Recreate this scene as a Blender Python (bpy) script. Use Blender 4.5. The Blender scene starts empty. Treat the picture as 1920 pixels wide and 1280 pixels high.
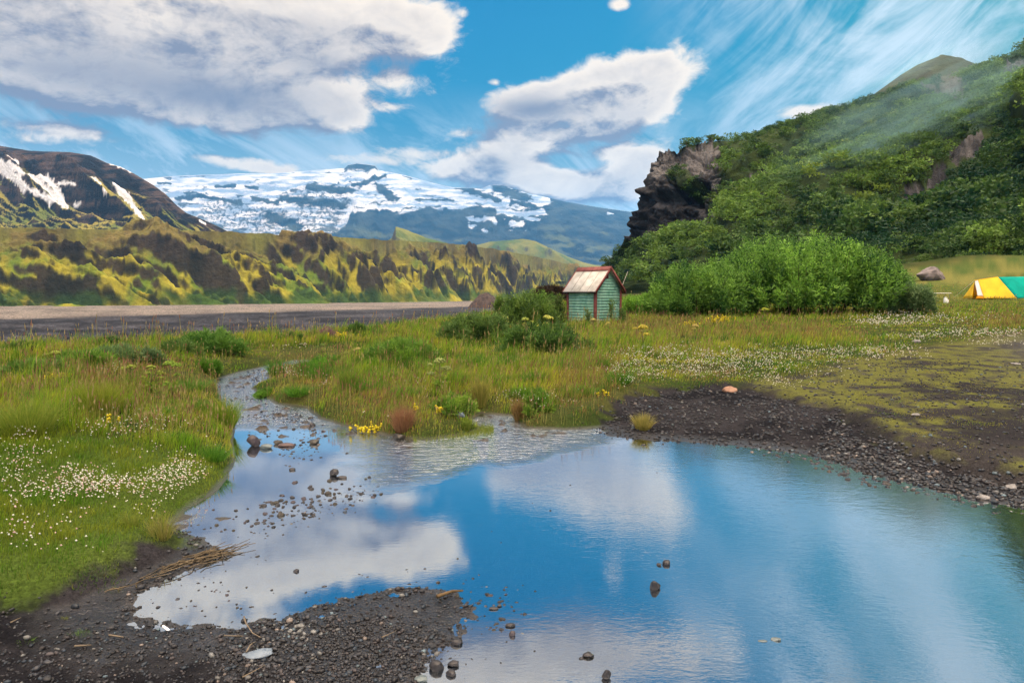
import bpy, math, numpy as np
from math import radians, sin, cos, tan, atan2, pi
rng = np.random.default_rng(11)
scene = bpy.context.scene
C = scene.collection

# ------------------------------------------------------------------ camera, exposure, sun, sky
F, CX, CY, CH, PITCH = 1280.0, 960.0, 640.0, 1.6, radians(3.9)
cam_d = bpy.data.cameras.new("Camera"); cam = bpy.data.objects.new("Camera", cam_d); C.objects.link(cam)
cam_d.sensor_width = 36; cam_d.lens = 24; cam_d.clip_start = 0.05; cam_d.clip_end = 40000
cam.location = (0, 0, CH); cam.rotation_euler = (pi / 2 - PITCH, 0, 0)
scene.camera = cam
scene.view_settings.view_transform = 'Standard'; scene.view_settings.look = 'None'
scene.view_settings.exposure = 0.4; scene.view_settings.gamma = 1.0
try:
    scene.view_settings.use_curve_mapping = False
except Exception:
    pass
scene.cycles.max_bounces = 6; scene.cycles.diffuse_bounces = 2; scene.cycles.glossy_bounces = 3
scene.cycles.transparent_max_bounces = 8; scene.cycles.volume_bounces = 0
scene.cycles.use_denoising = True

SUN_AZ, SUN_EL = radians(43), radians(16)
sl = bpy.data.lights.new("sun", 'SUN'); sl.energy = 5.0; sl.angle = radians(0.5); sl.color = (1.0, 0.82, 0.52)
so = bpy.data.objects.new("sun", sl); C.objects.link(so)
so.rotation_euler = (pi / 2 - SUN_EL, 0, -SUN_AZ + pi)   # lamp -Z points from the sun into the scene


def ray(px, py):
    """slopes (x/y, z/y) of the view ray through a photo pixel"""
    px = np.asarray(px, float); py = np.asarray(py, float)
    v = (CY - py) / F
    Y = cos(PITCH) + v * sin(PITCH); Z = -sin(PITCH) + v * cos(PITCH)
    return (px - CX) / F / Y, Z / Y


def topx(x, y, z):
    z = z - CH
    yc = y * cos(PITCH) - z * sin(PITCH); zc = y * sin(PITCH) + z * cos(PITCH)
    yc = np.maximum(yc, 1e-3)
    return CX + F * x / yc, CY - F * zc / yc


def azel(px, py):
    u, w = ray(px, py)
    return float(np.arctan(u)), float(np.arctan(w / np.sqrt(1 + u * u)))


class NT:
    """tiny node tree writer"""
    def __init__(s, nt): s.nt = nt; s.n = nt.nodes; s.l = nt.links
    def node(s, t, **kw):
        nd = s.n.new(t)
        for k, v in kw.items(): setattr(nd, k, v)
        return nd
    def put(s, sock, v):
        if isinstance(v, bpy.types.NodeSocket): s.l.new(v, sock)
        elif v is not None: sock.default_value = v
    def m(s, op, a, b=None, c=None, clamp=False):
        nd = s.node('ShaderNodeMath', operation=op); nd.use_clamp = clamp
        s.put(nd.inputs[0], a); s.put(nd.inputs[1], b)
        if c is not None: s.put(nd.inputs[2], c)
        return nd.outputs[0]
    def mix(s, f, a, b, mode='MIX'):
        nd = s.node('ShaderNodeMix', data_type='RGBA', blend_type=mode)
        s.put(nd.inputs[0], f); s.put(nd.inputs[6], a); s.put(nd.inputs[7], b)
        return nd.outputs[2]
    def sstep(s, v, a, b, lo=0.0, hi=1.0):
        nd = s.node('ShaderNodeMapRange', interpolation_type='SMOOTHSTEP')
        s.put(nd.inputs[0], v); s.put(nd.inputs[1], a); s.put(nd.inputs[2], b); s.put(nd.inputs[3], lo); s.put(nd.inputs[4], hi)
        return nd.outputs[0]
    def comb(s, x, y, z=0.0):
        nd = s.node('ShaderNodeCombineXYZ'); s.put(nd.inputs[0], x); s.put(nd.inputs[1], y); s.put(nd.inputs[2], z)
        return nd.outputs[0]
    def noise(s, vec, scale, detail=4.0, rough=0.5, dist=0.0, out=0):
        nd = s.node('ShaderNodeTexNoise'); s.put(nd.inputs['Vector'], vec); nd.inputs['Scale'].default_value = scale
        nd.inputs['Detail'].default_value = detail; nd.inputs['Roughness'].default_value = rough; nd.inputs['Distortion'].default_value = dist
        return nd.outputs[out]


def c4(c, a=1.0): return (c[0], c[1], c[2], a)


def build_world():
    w = bpy.data.worlds.new("World"); scene.world = w; w.use_nodes = True
    w.node_tree.nodes.clear(); t = NT(w.node_tree)
    # cumulus density over (azimuth, elevation)
    g = bpy.data.node_groups.new("cloud_density", 'ShaderNodeTree')
    g.interface.new_socket('az', in_out='INPUT', socket_type='NodeSocketFloat')
    g.interface.new_socket('el', in_out='INPUT', socket_type='NodeSocketFloat')
    g.interface.new_socket('density', in_out='OUTPUT', socket_type='NodeSocketFloat')
    q = NT(g); gi = q.node('NodeGroupInput'); go = q.node('NodeGroupOutput')
    az, el = gi.outputs[0], gi.outputs[1]
    blobs = [(50, 50, 190, 70, 1.0), (190, 125, 140, 48, 1.0), (330, 85, 150, 42, .95), (330, 170, 130, 50, 1.0), (430, 190, 120, 45, 1.0), (560, 185, 95, 40, 1.05), (610, 212, 50, 20, .7), (490, 75, 110, 48, .95), (640, 62, 100, 42, 1.0),
             (765, 45, 70, 42, .95), (815, 85, 38, 22, .66), (745, 150, 38, 22, .85), (560, 0, 120, 30, .7), (-200, 60, 200, 110, .9),
             (1060, 190, 95, 34, 1.05), (1150, 165, 90, 40, 1.05), (1232, 135, 60, 34, 1.05), (985, 205, 50, 20, .9), (1180, 205, 70, 22, .8),
             (935, 300, 45, 34, 1.15), (985, 320, 40, 20, .9), (1000, 262, 70, 18, .8), (1090, 360, 70, 26, 1.1), (1185, 335, 42, 32, 1.1), (1150, 285, 60, 14, .75), (1110, 250, 50, 12, .8), (860, 320, 60, 22, .9), (690, 300, 110, 12, .6), (60, 262, 60, 10, .6), (800, 290, 70, 14, .6), (1040, 340, 50, 18, .85), (1230, 300, 30, 16, .7), (720, 200, 60, 12, .5), (900, 250, 60, 12, .55), (440, 300, 90, 9, .6), (1560, 212, 70, 9, .8),
             (500, 318, 55, 8, .85), (110, 245, 80, 12, .8), (230, 262, 60, 9, .5), (1164, 8, 18, 12, .85), (1500, 205, 45, 10, .7), (870, 25, 18, 10, .5), (930, 155, 12, 8, .6),
             (1180, -150, 200, 50, 1.0), (980, -200, 170, 55, .9), (700, -230, 260, 60, .8), (180, -170, 300, 60, .85), (230, -60, 170, 42, 1.0), (60, -40, 120, 40, .8), (1820, -320, 400, 60, .6)]
    tot = None
    for (px, py, rx, ry, wt) in blobs:
        a, e = azel(px, py); a2, _ = azel(px + rx, py); _, e2 = azel(px, py - ry)
        sa = abs(a2 - a) * 1.32; se = abs(e2 - e) * 1.32
        dx = q.m('MULTIPLY', q.m('SUBTRACT', az, a), 1 / sa); dy = q.m('MULTIPLY', q.m('SUBTRACT', el, e), 1 / se)
        r2 = q.m('MULTIPLY_ADD', dx, dx, q.m('MULTIPLY', dy, dy))
        v = q.m('MULTIPLY', q.m('EXPONENT', q.m('MULTIPLY', r2, -1.0)), wt)
        tot = v if tot is None else q.m('MAXIMUM', tot, v) if wt < .65 else q.m('ADD', tot, q.m('MULTIPLY', v, 1.0))
    tot = q.m('MINIMUM', tot, 1.15)
    vec = q.comb(az, q.m('MULTIPLY', el, 1.7))
    n1 = q.noise(vec, 8.0, 12.0, 0.60, 0.5)
    n2 = q.noise(vec, 24.0, 8.0, 0.65, 0.8)
    nn = q.m('ADD', q.m('MULTIPLY', q.m('SUBTRACT', n1, .5), 1.9), q.m('MULTIPLY', q.m('SUBTRACT', n2, .5), .75))
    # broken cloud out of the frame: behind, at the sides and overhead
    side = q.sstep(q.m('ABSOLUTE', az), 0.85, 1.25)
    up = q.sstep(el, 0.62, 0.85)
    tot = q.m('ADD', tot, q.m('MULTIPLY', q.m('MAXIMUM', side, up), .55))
    q.put(go.inputs[0], q.m('ADD', tot, nn))

    tc = t.node('ShaderNodeTexCoord'); sx = t.node('ShaderNodeSeparateXYZ'); t.l.new(tc.outputs['Generated'], sx.inputs[0])
    x, y, z = sx.outputs
    az = t.m('ARCTAN2', x, y); el = t.m('ARCSINE', z)

    def dens(a, e):
        nd = t.node('ShaderNodeGroup'); nd.node_tree = g; t.put(nd.inputs[0], a); t.put(nd.inputs[1], e); return nd.outputs[0]
    d0 = dens(az, el)
    d1 = dens(t.m('ADD', az, .035), t.m('ADD', el, .03))
    sky = t.node('ShaderNodeTexSky', sky_type='NISHITA'); sky.sun_disc = False
    sky.sun_elevation = SUN_EL; sky.sun_rotation = SUN_AZ; sky.air_density = 1.0; sky.dust_density = 0.4; sky.ozone_density = 2.0
    hs = t.node('ShaderNodeHueSaturation'); hs.inputs['Saturation'].default_value = 1.45; t.l.new(sky.outputs[0], hs.inputs['Color'])
    elc = t.m('MAXIMUM', el, 0.0)
    tint = t.mix(t.sstep(elc, 0.02, 0.34), (0.62, 0.90, 0.90, 1), (0.0, 0.80, 0.80, 1))
    base = t.mix(1.0, hs.outputs[0], tint, 'MULTIPLY')
    # bring to display range (background strength is set below)
    K = 10.0
    # thin cloud: streaks fanning up to the right, and a soft veil low down
    zz = t.m('MAXIMUM', z, 0.03)
    px_, py_ = t.m('DIVIDE', x, zz), t.m('DIVIDE', y, zz)
    ca, sa = cos(radians(-38)), sin(radians(-38))
    s1 = t.m('ADD', t.m('MULTIPLY', az, ca), t.m('MULTIPLY', el, -sa))
    s2 = t.m('ADD', t.m('MULTIPLY', az, sa), t.m('MULTIPLY', el, ca))
    cn = t.noise(t.comb(t.m('MULTIPLY', s1, 3.2), t.m('MULTIPLY', s2, 13.0)), 1.3, 9.0, 0.62, 0.7)
    cn2 = t.noise(t.comb(az, el), 5.0, 6.0, 0.6, 1.2)
    cir_m = t.sstep(az, 0.14, 0.42)
    cir = t.m('MULTIPLY', t.sstep(t.m('ADD', cn, t.m('MULTIPLY', t.m('SUBTRACT', cn2, .5), .5)), .34, .74), cir_m)
    ca, sa = cos(radians(28)), sin(radians(28))
    s1 = t.m('ADD', t.m('MULTIPLY', az, ca), t.m('MULTIPLY', el, -sa))
    s2 = t.m('ADD', t.m('MULTIPLY', az, sa), t.m('MULTIPLY', el, ca))
    wn = t.noise(t.comb(t.m('MULTIPLY', s1, 4.0), t.m('MULTIPLY', s2, 13.0)), 1.1, 9.0, 0.62, 0.8)
    low = t.sstep(el, 0.30, 0.12)
    wis = t.m('MULTIPLY', t.sstep(wn, .34, .66), t.m('MULTIPLY', low, 1.15))
    veil = t.m('MULTIPLY', t.sstep(el, 0.26, 0.06), .72)
    thin = t.m('MINIMUM', t.m('MAXIMUM', t.m('MAXIMUM', cir, wis), veil), .88)
    thinc = t.mix(t.sstep(az, .1, .7), (.62, .68, .72, 1), (.66, .73, .76, 1))
    lw_ = t.node('ShaderNodeRGBToBW'); t.l.new(base, lw_.inputs[0])
    kk = t.m('DIVIDE', .25, t.m('ADD', t.m('MULTIPLY', lw_.outputs[0], 1.15), .75))
    base = t.mix(1.0, base, t.comb(kk, kk, kk), 'MULTIPLY')
    skyc = t.mix(thin, base, thinc)
    alpha = t.sstep(d0, .30, .80)
    lit = t.m('ADD', t.m('MULTIPLY', t.m('SUBTRACT', d0, d1), 1.9), .66, clamp=True)
    thick = t.sstep(d0, .6, 1.7)
    lit = t.m('MULTIPLY', lit, t.m('SUBTRACT', 1.0, t.m('MULTIPLY', thick, .45)))
    for (px, py, rx, ry, wt) in [(400, 180, 200, 45, .9), (1005, 205, 95, 24, .95), (620, 120, 120, 22, .55), (100, 130, 140, 30, .5), (230, 110, 230, 55, .45), (930, 315, 26, 24, .5), (560, 60, 150, 30, .35), (1180, -190, 230, 40, .5), (180, -200, 300, 50, .5)]:
        a, e = azel(px, py); a2, _ = azel(px + rx, py); _, e2 = azel(px, py - ry)
        dx = t.m('MULTIPLY', t.m('SUBTRACT', az, a), 1 / abs(a2 - a)); dy = t.m('MULTIPLY', t.m('SUBTRACT', el, e), 1 / abs(e2 - e))
        v = t.m('EXPONENT', t.m('MULTIPLY', t.m('MULTIPLY_ADD', dx, dx, t.m('MULTIPLY', dy, dy)), -1.0))
        lit = t.m('MULTIPLY', lit, t.m('SUBTRACT', 1.0, t.m('MULTIPLY', v, wt)))
    cc = t.mix(lit, (.22, .20, .235, 1), (.95, .79, .62, 1))
    # unseen cloud behind the camera is brightened to fill the shaded foreground
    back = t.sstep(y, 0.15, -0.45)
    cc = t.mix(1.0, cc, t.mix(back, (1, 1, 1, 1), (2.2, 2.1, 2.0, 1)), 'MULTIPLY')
    cc = t.mix(1.0, cc, t.mix(t.sstep(z, .60, .88), (1, 1, 1, 1), (10.2, 9.8, 9.0, 1)), 'MULTIPLY')  # overhead glow added above the frame to light the ground
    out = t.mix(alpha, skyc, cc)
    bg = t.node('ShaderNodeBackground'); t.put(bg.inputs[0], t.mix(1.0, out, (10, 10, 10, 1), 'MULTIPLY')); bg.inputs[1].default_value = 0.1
    o = t.node('ShaderNodeOutputWorld'); t.l.new(bg.outputs[0], o.inputs[0])
    w.cycles.sampling_method = 'MANUAL'; w.cycles.sample_map_resolution = 512


build_world()

# ------------------------------------------------------------------ noise
_P = np.random.default_rng(5).permutation(256); _P = np.concatenate([_P, _P])
_G = np.array([[cos(a), sin(a)] for a in np.linspace(0, 2 * pi, 16, endpoint=False)])


def perlin(x, y, seed=0):
    x = np.asarray(x, float) + seed * 37.17; y = np.asarray(y, float) + seed * 91.7
    xi = np.floor(x).astype(int); yi = np.floor(y).astype(int); xf = x - xi; yf = y - yi
    xi &= 255; yi &= 255
    u = xf ** 3 * (xf * (xf * 6 - 15) + 10); v = yf ** 3 * (yf * (yf * 6 - 15) + 10)
    def gr(ix, iy, dx, dy):
        h = _P[_P[ix & 255] + (iy & 255)] & 15
        return _G[h, 0] * dx + _G[h, 1] * dy
    a = gr(xi, yi, xf, yf); b = gr(xi + 1, yi, xf - 1, yf); c = gr(xi, yi + 1, xf, yf - 1); d = gr(xi + 1, yi + 1, xf - 1, yf - 1)
    return ((a + u * (b - a)) * (1 - v) + (c + u * (d - c)) * v) * 1.5


def fbm(x, y, o=5, seed=0, gain=.5):
    r = 0; a = 1.0; f = 1.0; t = 0
    for i in range(o):
        r = r + a * perlin(np.asarray(x) * f, np.asarray(y) * f, seed + i); t += a; a *= gain; f *= 2.03
    return r / t


def ridged(x, y, o=4, seed=0, gain=.5):
    r = 0; a = 1.0; f = 1.0; t = 0
    for i in range(o):
        r = r + a * (1 - np.abs(perlin(np.asarray(x) * f, np.asarray(y) * f, seed + i)) * 2); t += a; a *= gain; f *= 2.03
    return r / t


def ss(v, a, b):
    t = np.clip((np.asarray(v, float) - a) / (b - a), 0, 1); return t * t * (3 - 2 * t)


def lerp(a, b, t):
    t = np.asarray(t)[..., None] if np.ndim(t) else t
    return np.asarray(a) * (1 - t) + np.asarray(b) * t


# ------------------------------------------------------------------ mesh helpers
def tag(o, label=None, cat=None, group=None, kind=None):
    if label: o['label'] = label
    if cat: o['category'] = cat
    if group: o['group'] = group
    if kind: o['kind'] = kind
    return o


def mesh_np(name, verts, faces, mat=None, col=None, smooth=False, parent=None, loc=None):
    """faces: list of (N,k) int arrays"""
    me = bpy.data.meshes.new(name)
    verts = np.ascontiguousarray(verts, np.float32)
    if not isinstance(faces, (list, tuple)): faces = [faces]
    faces = [f for f in faces if len(f)]
    me.vertices.add(len(verts)); me.vertices.foreach_set('co', verts.ravel())
    idx = np.concatenate([f.ravel() for f in faces]).astype(np.int32)
    tot = np.concatenate([np.full(len(f), f.shape[1], np.int32) for f in faces])
    st = np.concatenate([[0], np.cumsum(tot)[:-1]]).astype(np.int32)
    me.loops.add(len(idx)); me.loops.foreach_set('vertex_index', idx)
    me.polygons.add(len(tot)); me.polygons.foreach_set('loop_start', st); me.polygons.foreach_set('loop_total', tot)
    if smooth: me.polygons.foreach_set('use_smooth', np.ones(len(tot), bool))
    me.update(calc_edges=True)
    if col is not None:
        at = me.color_attributes.new('col', 'FLOAT_COLOR', 'POINT')
        cc = np.ones((len(verts), 4), np.float32); cc[:, :3] = np.asarray(col)[:, :3]
        at.data.foreach_set('color', cc.ravel())
    o = bpy.data.objects.new(name, me); C.objects.link(o)
    if mat: me.materials.append(mat)
    if parent: o.parent = parent
    if loc is not None: o.location = loc
    return o


def empty(name, loc=(0, 0, 0), rz=0.0, **kw):
    o = bpy.data.objects.new(name, None); C.objects.link(o); o.location = loc; o.rotation_euler = (0, 0, rz)
    o.empty_display_size = .1
    tag(o, **kw); return o


def grid_faces(R, K):
    i = np.arange(R - 1)[:, None] * K + np.arange(K - 1)[None, :]
    i = i.ravel(); return np.stack([i, i + 1, i + K + 1, i + K], 1)


def grid_mesh(name, X, Y, Z, mat, col=None, flip=False):
    R, K = X.shape
    f = grid_faces(R, K)
    if flip: f = f[:, ::-1]
    return mesh_np(name, np.stack([X.ravel(), Y.ravel(), Z.ravel()], 1), f, mat, None if col is None else col.reshape(-1, 3), smooth=True)


def grid_normals(X, Y, Z):
    P = np.stack([X, Y, Z], 2)
    a = np.gradient(P, axis=1); b = np.gradient(P, axis=0)
    n = np.cross(a, b); n /= np.linalg.norm(n, axis=2, keepdims=True) + 1e-9
    n *= np.sign(n[:, :, 2:3] + 1e-9); return n


class MB:
    """collects simple shapes into one mesh"""
    def __init__(s): s.v = []; s.f = {}; s.n = 0
    def add(s, v, f):
        v = np.asarray(v, float); s.v.append(v)
        for q in f:
            s.f.setdefault(len(q), []).append([i + s.n for i in q])
        s.n += len(v)
    def hexa(s, p8):
        s.add(p8, [(0, 3, 2, 1), (4, 5, 6, 7), (0, 1, 5, 4), (1, 2, 6, 5), (2, 3, 7, 6), (3, 0, 4, 7)])
    def box(s, a, b):
        (x0, y0, z0), (x1, y1, z1) = a, b
        s.hexa([(x0, y0, z0), (x1, y0, z0), (x1, y1, z0), (x0, y1, z0), (x0, y0, z1), (x1, y0, z1), (x1, y1, z1), (x0, y1, z1)])
    def tube(s, pts, radii, n=6, cap=True):
        pts = np.asarray(pts, float); m = len(pts); radii = np.broadcast_to(radii, (m,))
        vs = []
        for i in range(m):
            d = pts[min(i + 1, m - 1)] - pts[max(i - 1, 0)]; d = d / (np.linalg.norm(d) + 1e-9)
            a = np.cross(d, (0, 0, 1) if abs(d[2]) < .9 else (1, 0, 0)); a /= np.linalg.norm(a); b = np.cross(d, a)
            for k in range(n):
                t = 2 * pi * k / n; vs.append(pts[i] + radii[i] * (a * cos(t) + b * sin(t)))
        f = []
        for i in range(m - 1):
            for k in range(n):
                k2 = (k + 1) % n; f.append((i * n + k, i * n + k2, (i + 1) * n + k2, (i + 1) * n + k))
        if cap: f += [tuple(range(n))[::-1], tuple(range((m - 1) * n, m * n))]
        s.add(vs, f)
    def build(s, name, mat=None, parent=None, smooth=False, loc=None, bevel=0):
        o = mesh_np(name, np.concatenate(s.v), [np.array(x) for x in s.f.values()], mat, smooth=smooth, parent=parent, loc=loc)
        if bevel:
            b = o.modifiers.new('b', 'BEVEL'); b.width = bevel; b.segments = 2; b.limit_method = 'ANGLE'
        return o


# ------------------------------------------------------------------ materials
def mat_new(name):
    m = bpy.data.materials.new(name); m.use_nodes = True; m.node_tree.nodes.clear(); return m, NT(m.node_tree)


def principled(t, color, rough=.8, spec=.3, bump=None, bump_s=.3, bump_d=.02, trans=None):
    p = t.node('ShaderNodeBsdfPrincipled'); t.put(p.inputs['Base Color'], color); t.put(p.inputs['Roughness'], rough)
    t.put(p.inputs['Specular IOR Level'], spec)
    if bump is not None:
        b = t.node('ShaderNodeBump'); b.inputs['Strength'].default_value = bump_s; b.inputs['Distance'].default_value = bump_d
        t.put(b.inputs['Height'], bump); t.l.new(b.outputs[0], p.inputs['Normal'])
    out = p.outputs[0]
    if trans is not None:
        tr = t.node('ShaderNodeBsdfTranslucent'); t.put(tr.inputs[0], trans)
        mx = t.node('ShaderNodeMixShader'); mx.inputs[0].default_value = .35
        t.l.new(out, mx.inputs[1]); t.l.new(tr.outputs[0], mx.inputs[2]); out = mx.outputs[0]
    o = t.node('ShaderNodeOutputMaterial'); t.l.new(out, o.inputs[0]); return p


def mat_attr(name, rough=.85, spec=.2, var=0.0, vscale=1.0, bump_scale=None, bump_s=.3, bump_d=.02, leaf=False, detail=5.0, gain=1.0):
    m, t = mat_new(name)
    a = t.node('ShaderNodeVertexColor'); a.layer_name = 'col'; c = a.outputs[0]
    tc = t.node('ShaderNodeTexCoord'); P = tc.outputs['Object']
    if var:
        n = t.noise(P, vscale, detail, .6)
        c = t.mix(1.0, c, t.mix(n, (1 - var,) * 3 + (1,), (1 + var,) * 3 + (1,)), 'MULTIPLY')
    if gain != 1: c = t.mix(1.0, c, (gain,) * 3 + (1,), 'MULTIPLY')
    b = t.noise(P, bump_scale, 6.0, .65) if bump_scale else None
    principled(t, c, rough, spec, b, bump_s, bump_d, trans=c if leaf else None)
    return m


def mat_simple(name, col, rough=.7, var=.15, vscale=8.0, bump_scale=None, bump_s=.3, bump_d=.01, spec=.3, col2=None, metallic=0):
    m, t = mat_new(name)
    tc = t.node('ShaderNodeTexCoord'); P = tc.outputs['Object']
    n = t.noise(P, vscale, 6.0, .62)
    n = t.sstep(n, .3, .7)
    c2 = col2 if col2 else tuple(min(1, x * (1 + var)) for x in col)
    c1 = col if col2 else tuple(x * (1 - var) for x in col)
    c = t.mix(n, c4(c1), c4(c2))
    b = t.noise(P, bump_scale, 6.0, .65) if bump_scale else None
    p = principled(t, c, rough, spec, b, bump_s, bump_d); p.inputs['Metallic'].default_value = metallic
    return m

# ------------------------------------------------------------------ ground shape
POND = [(555, 676), (500, 687), (445, 699), (405, 712), (412, 735), (418, 750), (428, 775), (440, 800), (436, 835), (442, 862), (430, 893), (402, 922), (352, 955),
        (322, 982), (338, 998), (372, 1008), (384, 1022), (420, 1030), (425, 1040), (380, 1055), (320, 1085), (262, 1108), (238, 1128), (262, 1158), (330, 1171), (440, 1172), (530, 1155),
        (610, 1130), (690, 1112), (770, 1100), (850, 1108), (888, 1135), (880, 1170), (858, 1200), (822, 1228), (795, 1258), (775, 1300), (760, 1450), (900, 2200),
        (3600, 2200), (3400, 1220), (2500, 1060), (2200, 1005), (1920, 953), (1850, 940), (1790, 925), (1700, 905), (1620, 885), (1560, 862), (1500, 850), (1400, 838), (1300, 829), (1210, 825), (1140, 817), (1126, 803),
        (1060, 806), (985, 803), (960, 780), (900, 775), (880, 790), (905, 805), (860, 818), (800, 825), (762, 822), (705, 812), (650, 800), (600, 785), (575, 765), (515, 757), (492, 740), (470, 728), (508, 712), (495, 700), (570, 688), (580, 676)]
_u, _w = ray([p[0] for p in POND], [p[1] for p in POND])
_Yp = CH / -_w
POND_W = np.stack([_u * _Yp, _Yp], 1)


def poly_world(pts, z=0.1):
    u, w = ray([p[0] for p in pts], [p[1] for p in pts]); Y = (CH - z) / -np.minimum(w, -.004)
    return np.stack([u * Y, Y], 1)


def sdist(poly, x, y, closed=True):
    """signed distance, negative inside"""
    x = np.asarray(x, float); y = np.asarray(y, float)
    d = np.full(x.shape, 1e18); ins = np.zeros(x.shape, bool); n = len(poly)
    for i in range(n if closed else n - 1):
        ax, ay = poly[i]; bx, by = poly[(i + 1) % n]; ex, ey = bx - ax, by - ay
        t = np.clip(((x - ax) * ex + (y - ay) * ey) / (ex * ex + ey * ey + 1e-12), 0, 1)
        d = np.minimum(d, (x - ax - t * ex) ** 2 + (y - ay - t * ey) ** 2)
        if closed:
            c = (ay > y) != (by > y)
            ins ^= c & (x < ex * (y - ay) / (by - ay if by != ay else 1e-12) + ax)
    d = np.sqrt(d)
    return np.where(ins, -d, d) if closed else d


# edge of the meadow terrace towards the river plain (plain is on the left of it)
EDGE = np.array([(-300, -60), (-60, 4), (-30, 11), (-14, 14.8), (-11.0, 16.0), (-8.3, 19.5), (-5.0, 23.0), (-2.4, 30.0), (-.2, 37), (3, 60), (12, 140), (34, 330), (60, 700), (200, 12000), (12000, 12000), (12000, -3000), (-300, -3000)])
BASE_PTS = np.array([(0, 0, .06), (-3, 3, .12), (-1.2, 2.5, .05), (3, 1, .02), (-5, 8, .25), (-8, 13, .35), (-3, 14, .14), (-4.3, 12, .10), (-4.6, 16, .12), (0, 14, .22), (0, 20, .38), (5, 12, .26), (8, 8, .2), (5, 28, .52), (-3, 28, .45),
                     (12, 30, .62), (10, 18, .42), (18, 20, .65), (15, 12, .32), (28, 40, 1.35), (20, 38, 1.0), (10, 45, 1.0), (35, 30, 1.5), (30, 15, .8), (36.6, 60, 3.0), (48, 60, 3.9), (30, 70, 3.2), (10, 80, 1.1),
                     (20, 100, 1.2), (3, 100, .8), (80, 40, 6), (50, 75, 6), (-40, 0, .3), (0, -40, .3), (60, -20, 2), (20, 200, 1.2), (60, 90, 5), (200, 100, 7), (60, 300, 2), (300, 1000, 3), (1000, 3000, 2), (0, 1000, 0), (0, 9000, 0), (4000, 6000, 0), (120, 400, 2), (-8, 3, .25), (40, 42, 2.0), (60, 46, 4)])
_A = BASE_PTS[:, :2]
_d = np.linalg.norm(_A[:, None] - _A[None], axis=2)
_n = len(_A)
_M = np.zeros((_n + 3, _n + 3)); _M[:_n, :_n] = _d; _M[:_n, _n] = 1; _M[:_n, _n + 1:] = _A; _M[_n:, :_n] = _M[:_n, _n:].T
_W = np.linalg.solve(_M, np.concatenate([BASE_PTS[:, 2], np.zeros(3)]))

G1 = poly_world([(-700, 1150), (-100, 1122), (0, 1112), (130, 1092), (205, 1058), (265, 1030), (330, 996), (352, 978), (700, 960), (1150, 1000), (1400, 1400), (3600, 3500), (-3600, 3500), (-2500, 1400)])
G2 = poly_world([(1120, 803), (1130, 768), (1180, 748), (1290, 738), (1380, 738), (1450, 752), (1560, 772), (1620, 800), (1700, 846), (1800, 872), (1920, 895), (2400, 960), (3500, 1130), (3500, 1500), (1900, 1100), (1130, 900)])
MOSS = poly_world([(1300, 742), (1370, 728), (1480, 715), (1600, 690), (1700, 672), (1920, 645), (2600, 640), (3500, 800), (3500, 1150), (2400, 970), (1920, 905), (1800, 880), (1700, 850), (1620, 805), (1560, 775), (1450, 755)], .2)
LAWN = poly_world([(-900, 1150), (0, 1125), (130, 1100), (330, 1005), (400, 930), (450, 880), (440, 850), (330, 870), (200, 850), (100, 835), (0, 840), (-800, 860)])
CAMPG = np.array([(24, 36), (60, 34), (70, 60), (55, 72), (30, 66), (22, 46)])


def base_z(x, y):
    x = np.asarray(x, float); y = np.asarray(y, float)
    sh = x.shape; xf = x.ravel(); yf = y.ravel(); z = np.empty(xf.shape)
    for s in range(0, len(xf), 40000):
        e = slice(s, s + 40000)
        r = np.sqrt((xf[e, None] - _A[None, :, 0]) ** 2 + (yf[e, None] - _A[None, :, 1]) ** 2)
        z[e] = r @ _W[:_n] + _W[_n] + _W[_n + 1] * xf[e] + _W[_n + 2] * yf[e]
    return np.clip(z.reshape(sh), .03, 12)


def ground_z(x, y, micro=True):
    x = np.asarray(x, float); y = np.asarray(y, float)
    bz = base_z(x, y)
    ds = sdist(POND_W, x, y)
    g1 = sdist(G1, x, y); g2 = sdist(G2, x, y); grav = ss(-np.minimum(g1, g2), -.15, .15)
    wob = fbm(x * 1.6, y * 1.6, 3, 3) * .10 + fbm(x * 7, y * 7, 2, 8) * .03
    ds2 = ds + wob * np.clip(np.abs(ds) * 2 + .35, 0, 1)
    L = .35 + grav * .9
    lift = 1 - np.exp(-np.maximum(ds2, 0) / L)
    up = np.maximum(bz, .03) * lift + .06 * ss(ds2, 0, .25) * (1 - grav)
    dn = -.14 * (1 - np.exp(np.minimum(ds2, 0) / .8))
    # gravel bars just under the surface
    bar = np.exp(-((x + 1.62 + .42 * (y - 4.9)) / 1.1) ** 2 * .6 - ((y - 4.9 - .22 * (x + 1.6)) / .35) ** 2)
    dn = dn * (1 - .86 * np.clip(bar, 0, 1)) + bar * .035 * fbm(x * 6, y * 6, 3, 91) * (ds2 < 0)
    rif = ss(y, 6.4, 8.0) * (1 - ss(x, .6, 2.0)) * ss(-ds2, .05, .3)
    dn = dn * (1 - .55 * rif) + rif * .13 * np.maximum(fbm(x * 4.5, y * 4.5, 4, 93), 0)
    z = np.where(ds2 > 0, up, dn)
    if micro:
        z = z + grav * .012 * fbm(x * 9, y * 9, 4, 21) + .03 * fbm(x * 1.1, y * 1.1, 3, 31) * ss(ds2, 0, .6)
    e = sdist(EDGE, x, y)
    drop = ss(e + 1.2 * fbm(x * .15, y * .15, 3, 17), 0, 14)
    z = z * (1 - drop) + (-10 + .25 * fbm(x / 30, y / 30, 4, 44)) * drop
    return z


def to_ground(px, py, z0=.2, it=10):
    u, w = ray(px, py); z = np.zeros_like(u) + z0
    for _ in range(it):
        Y = (CH - z) / -np.minimum(w, -.003); Y = np.minimum(Y, 90); z = .5 * z + .5 * ground_z(u * Y, Y, False)
    return u * Y, Y, z


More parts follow.
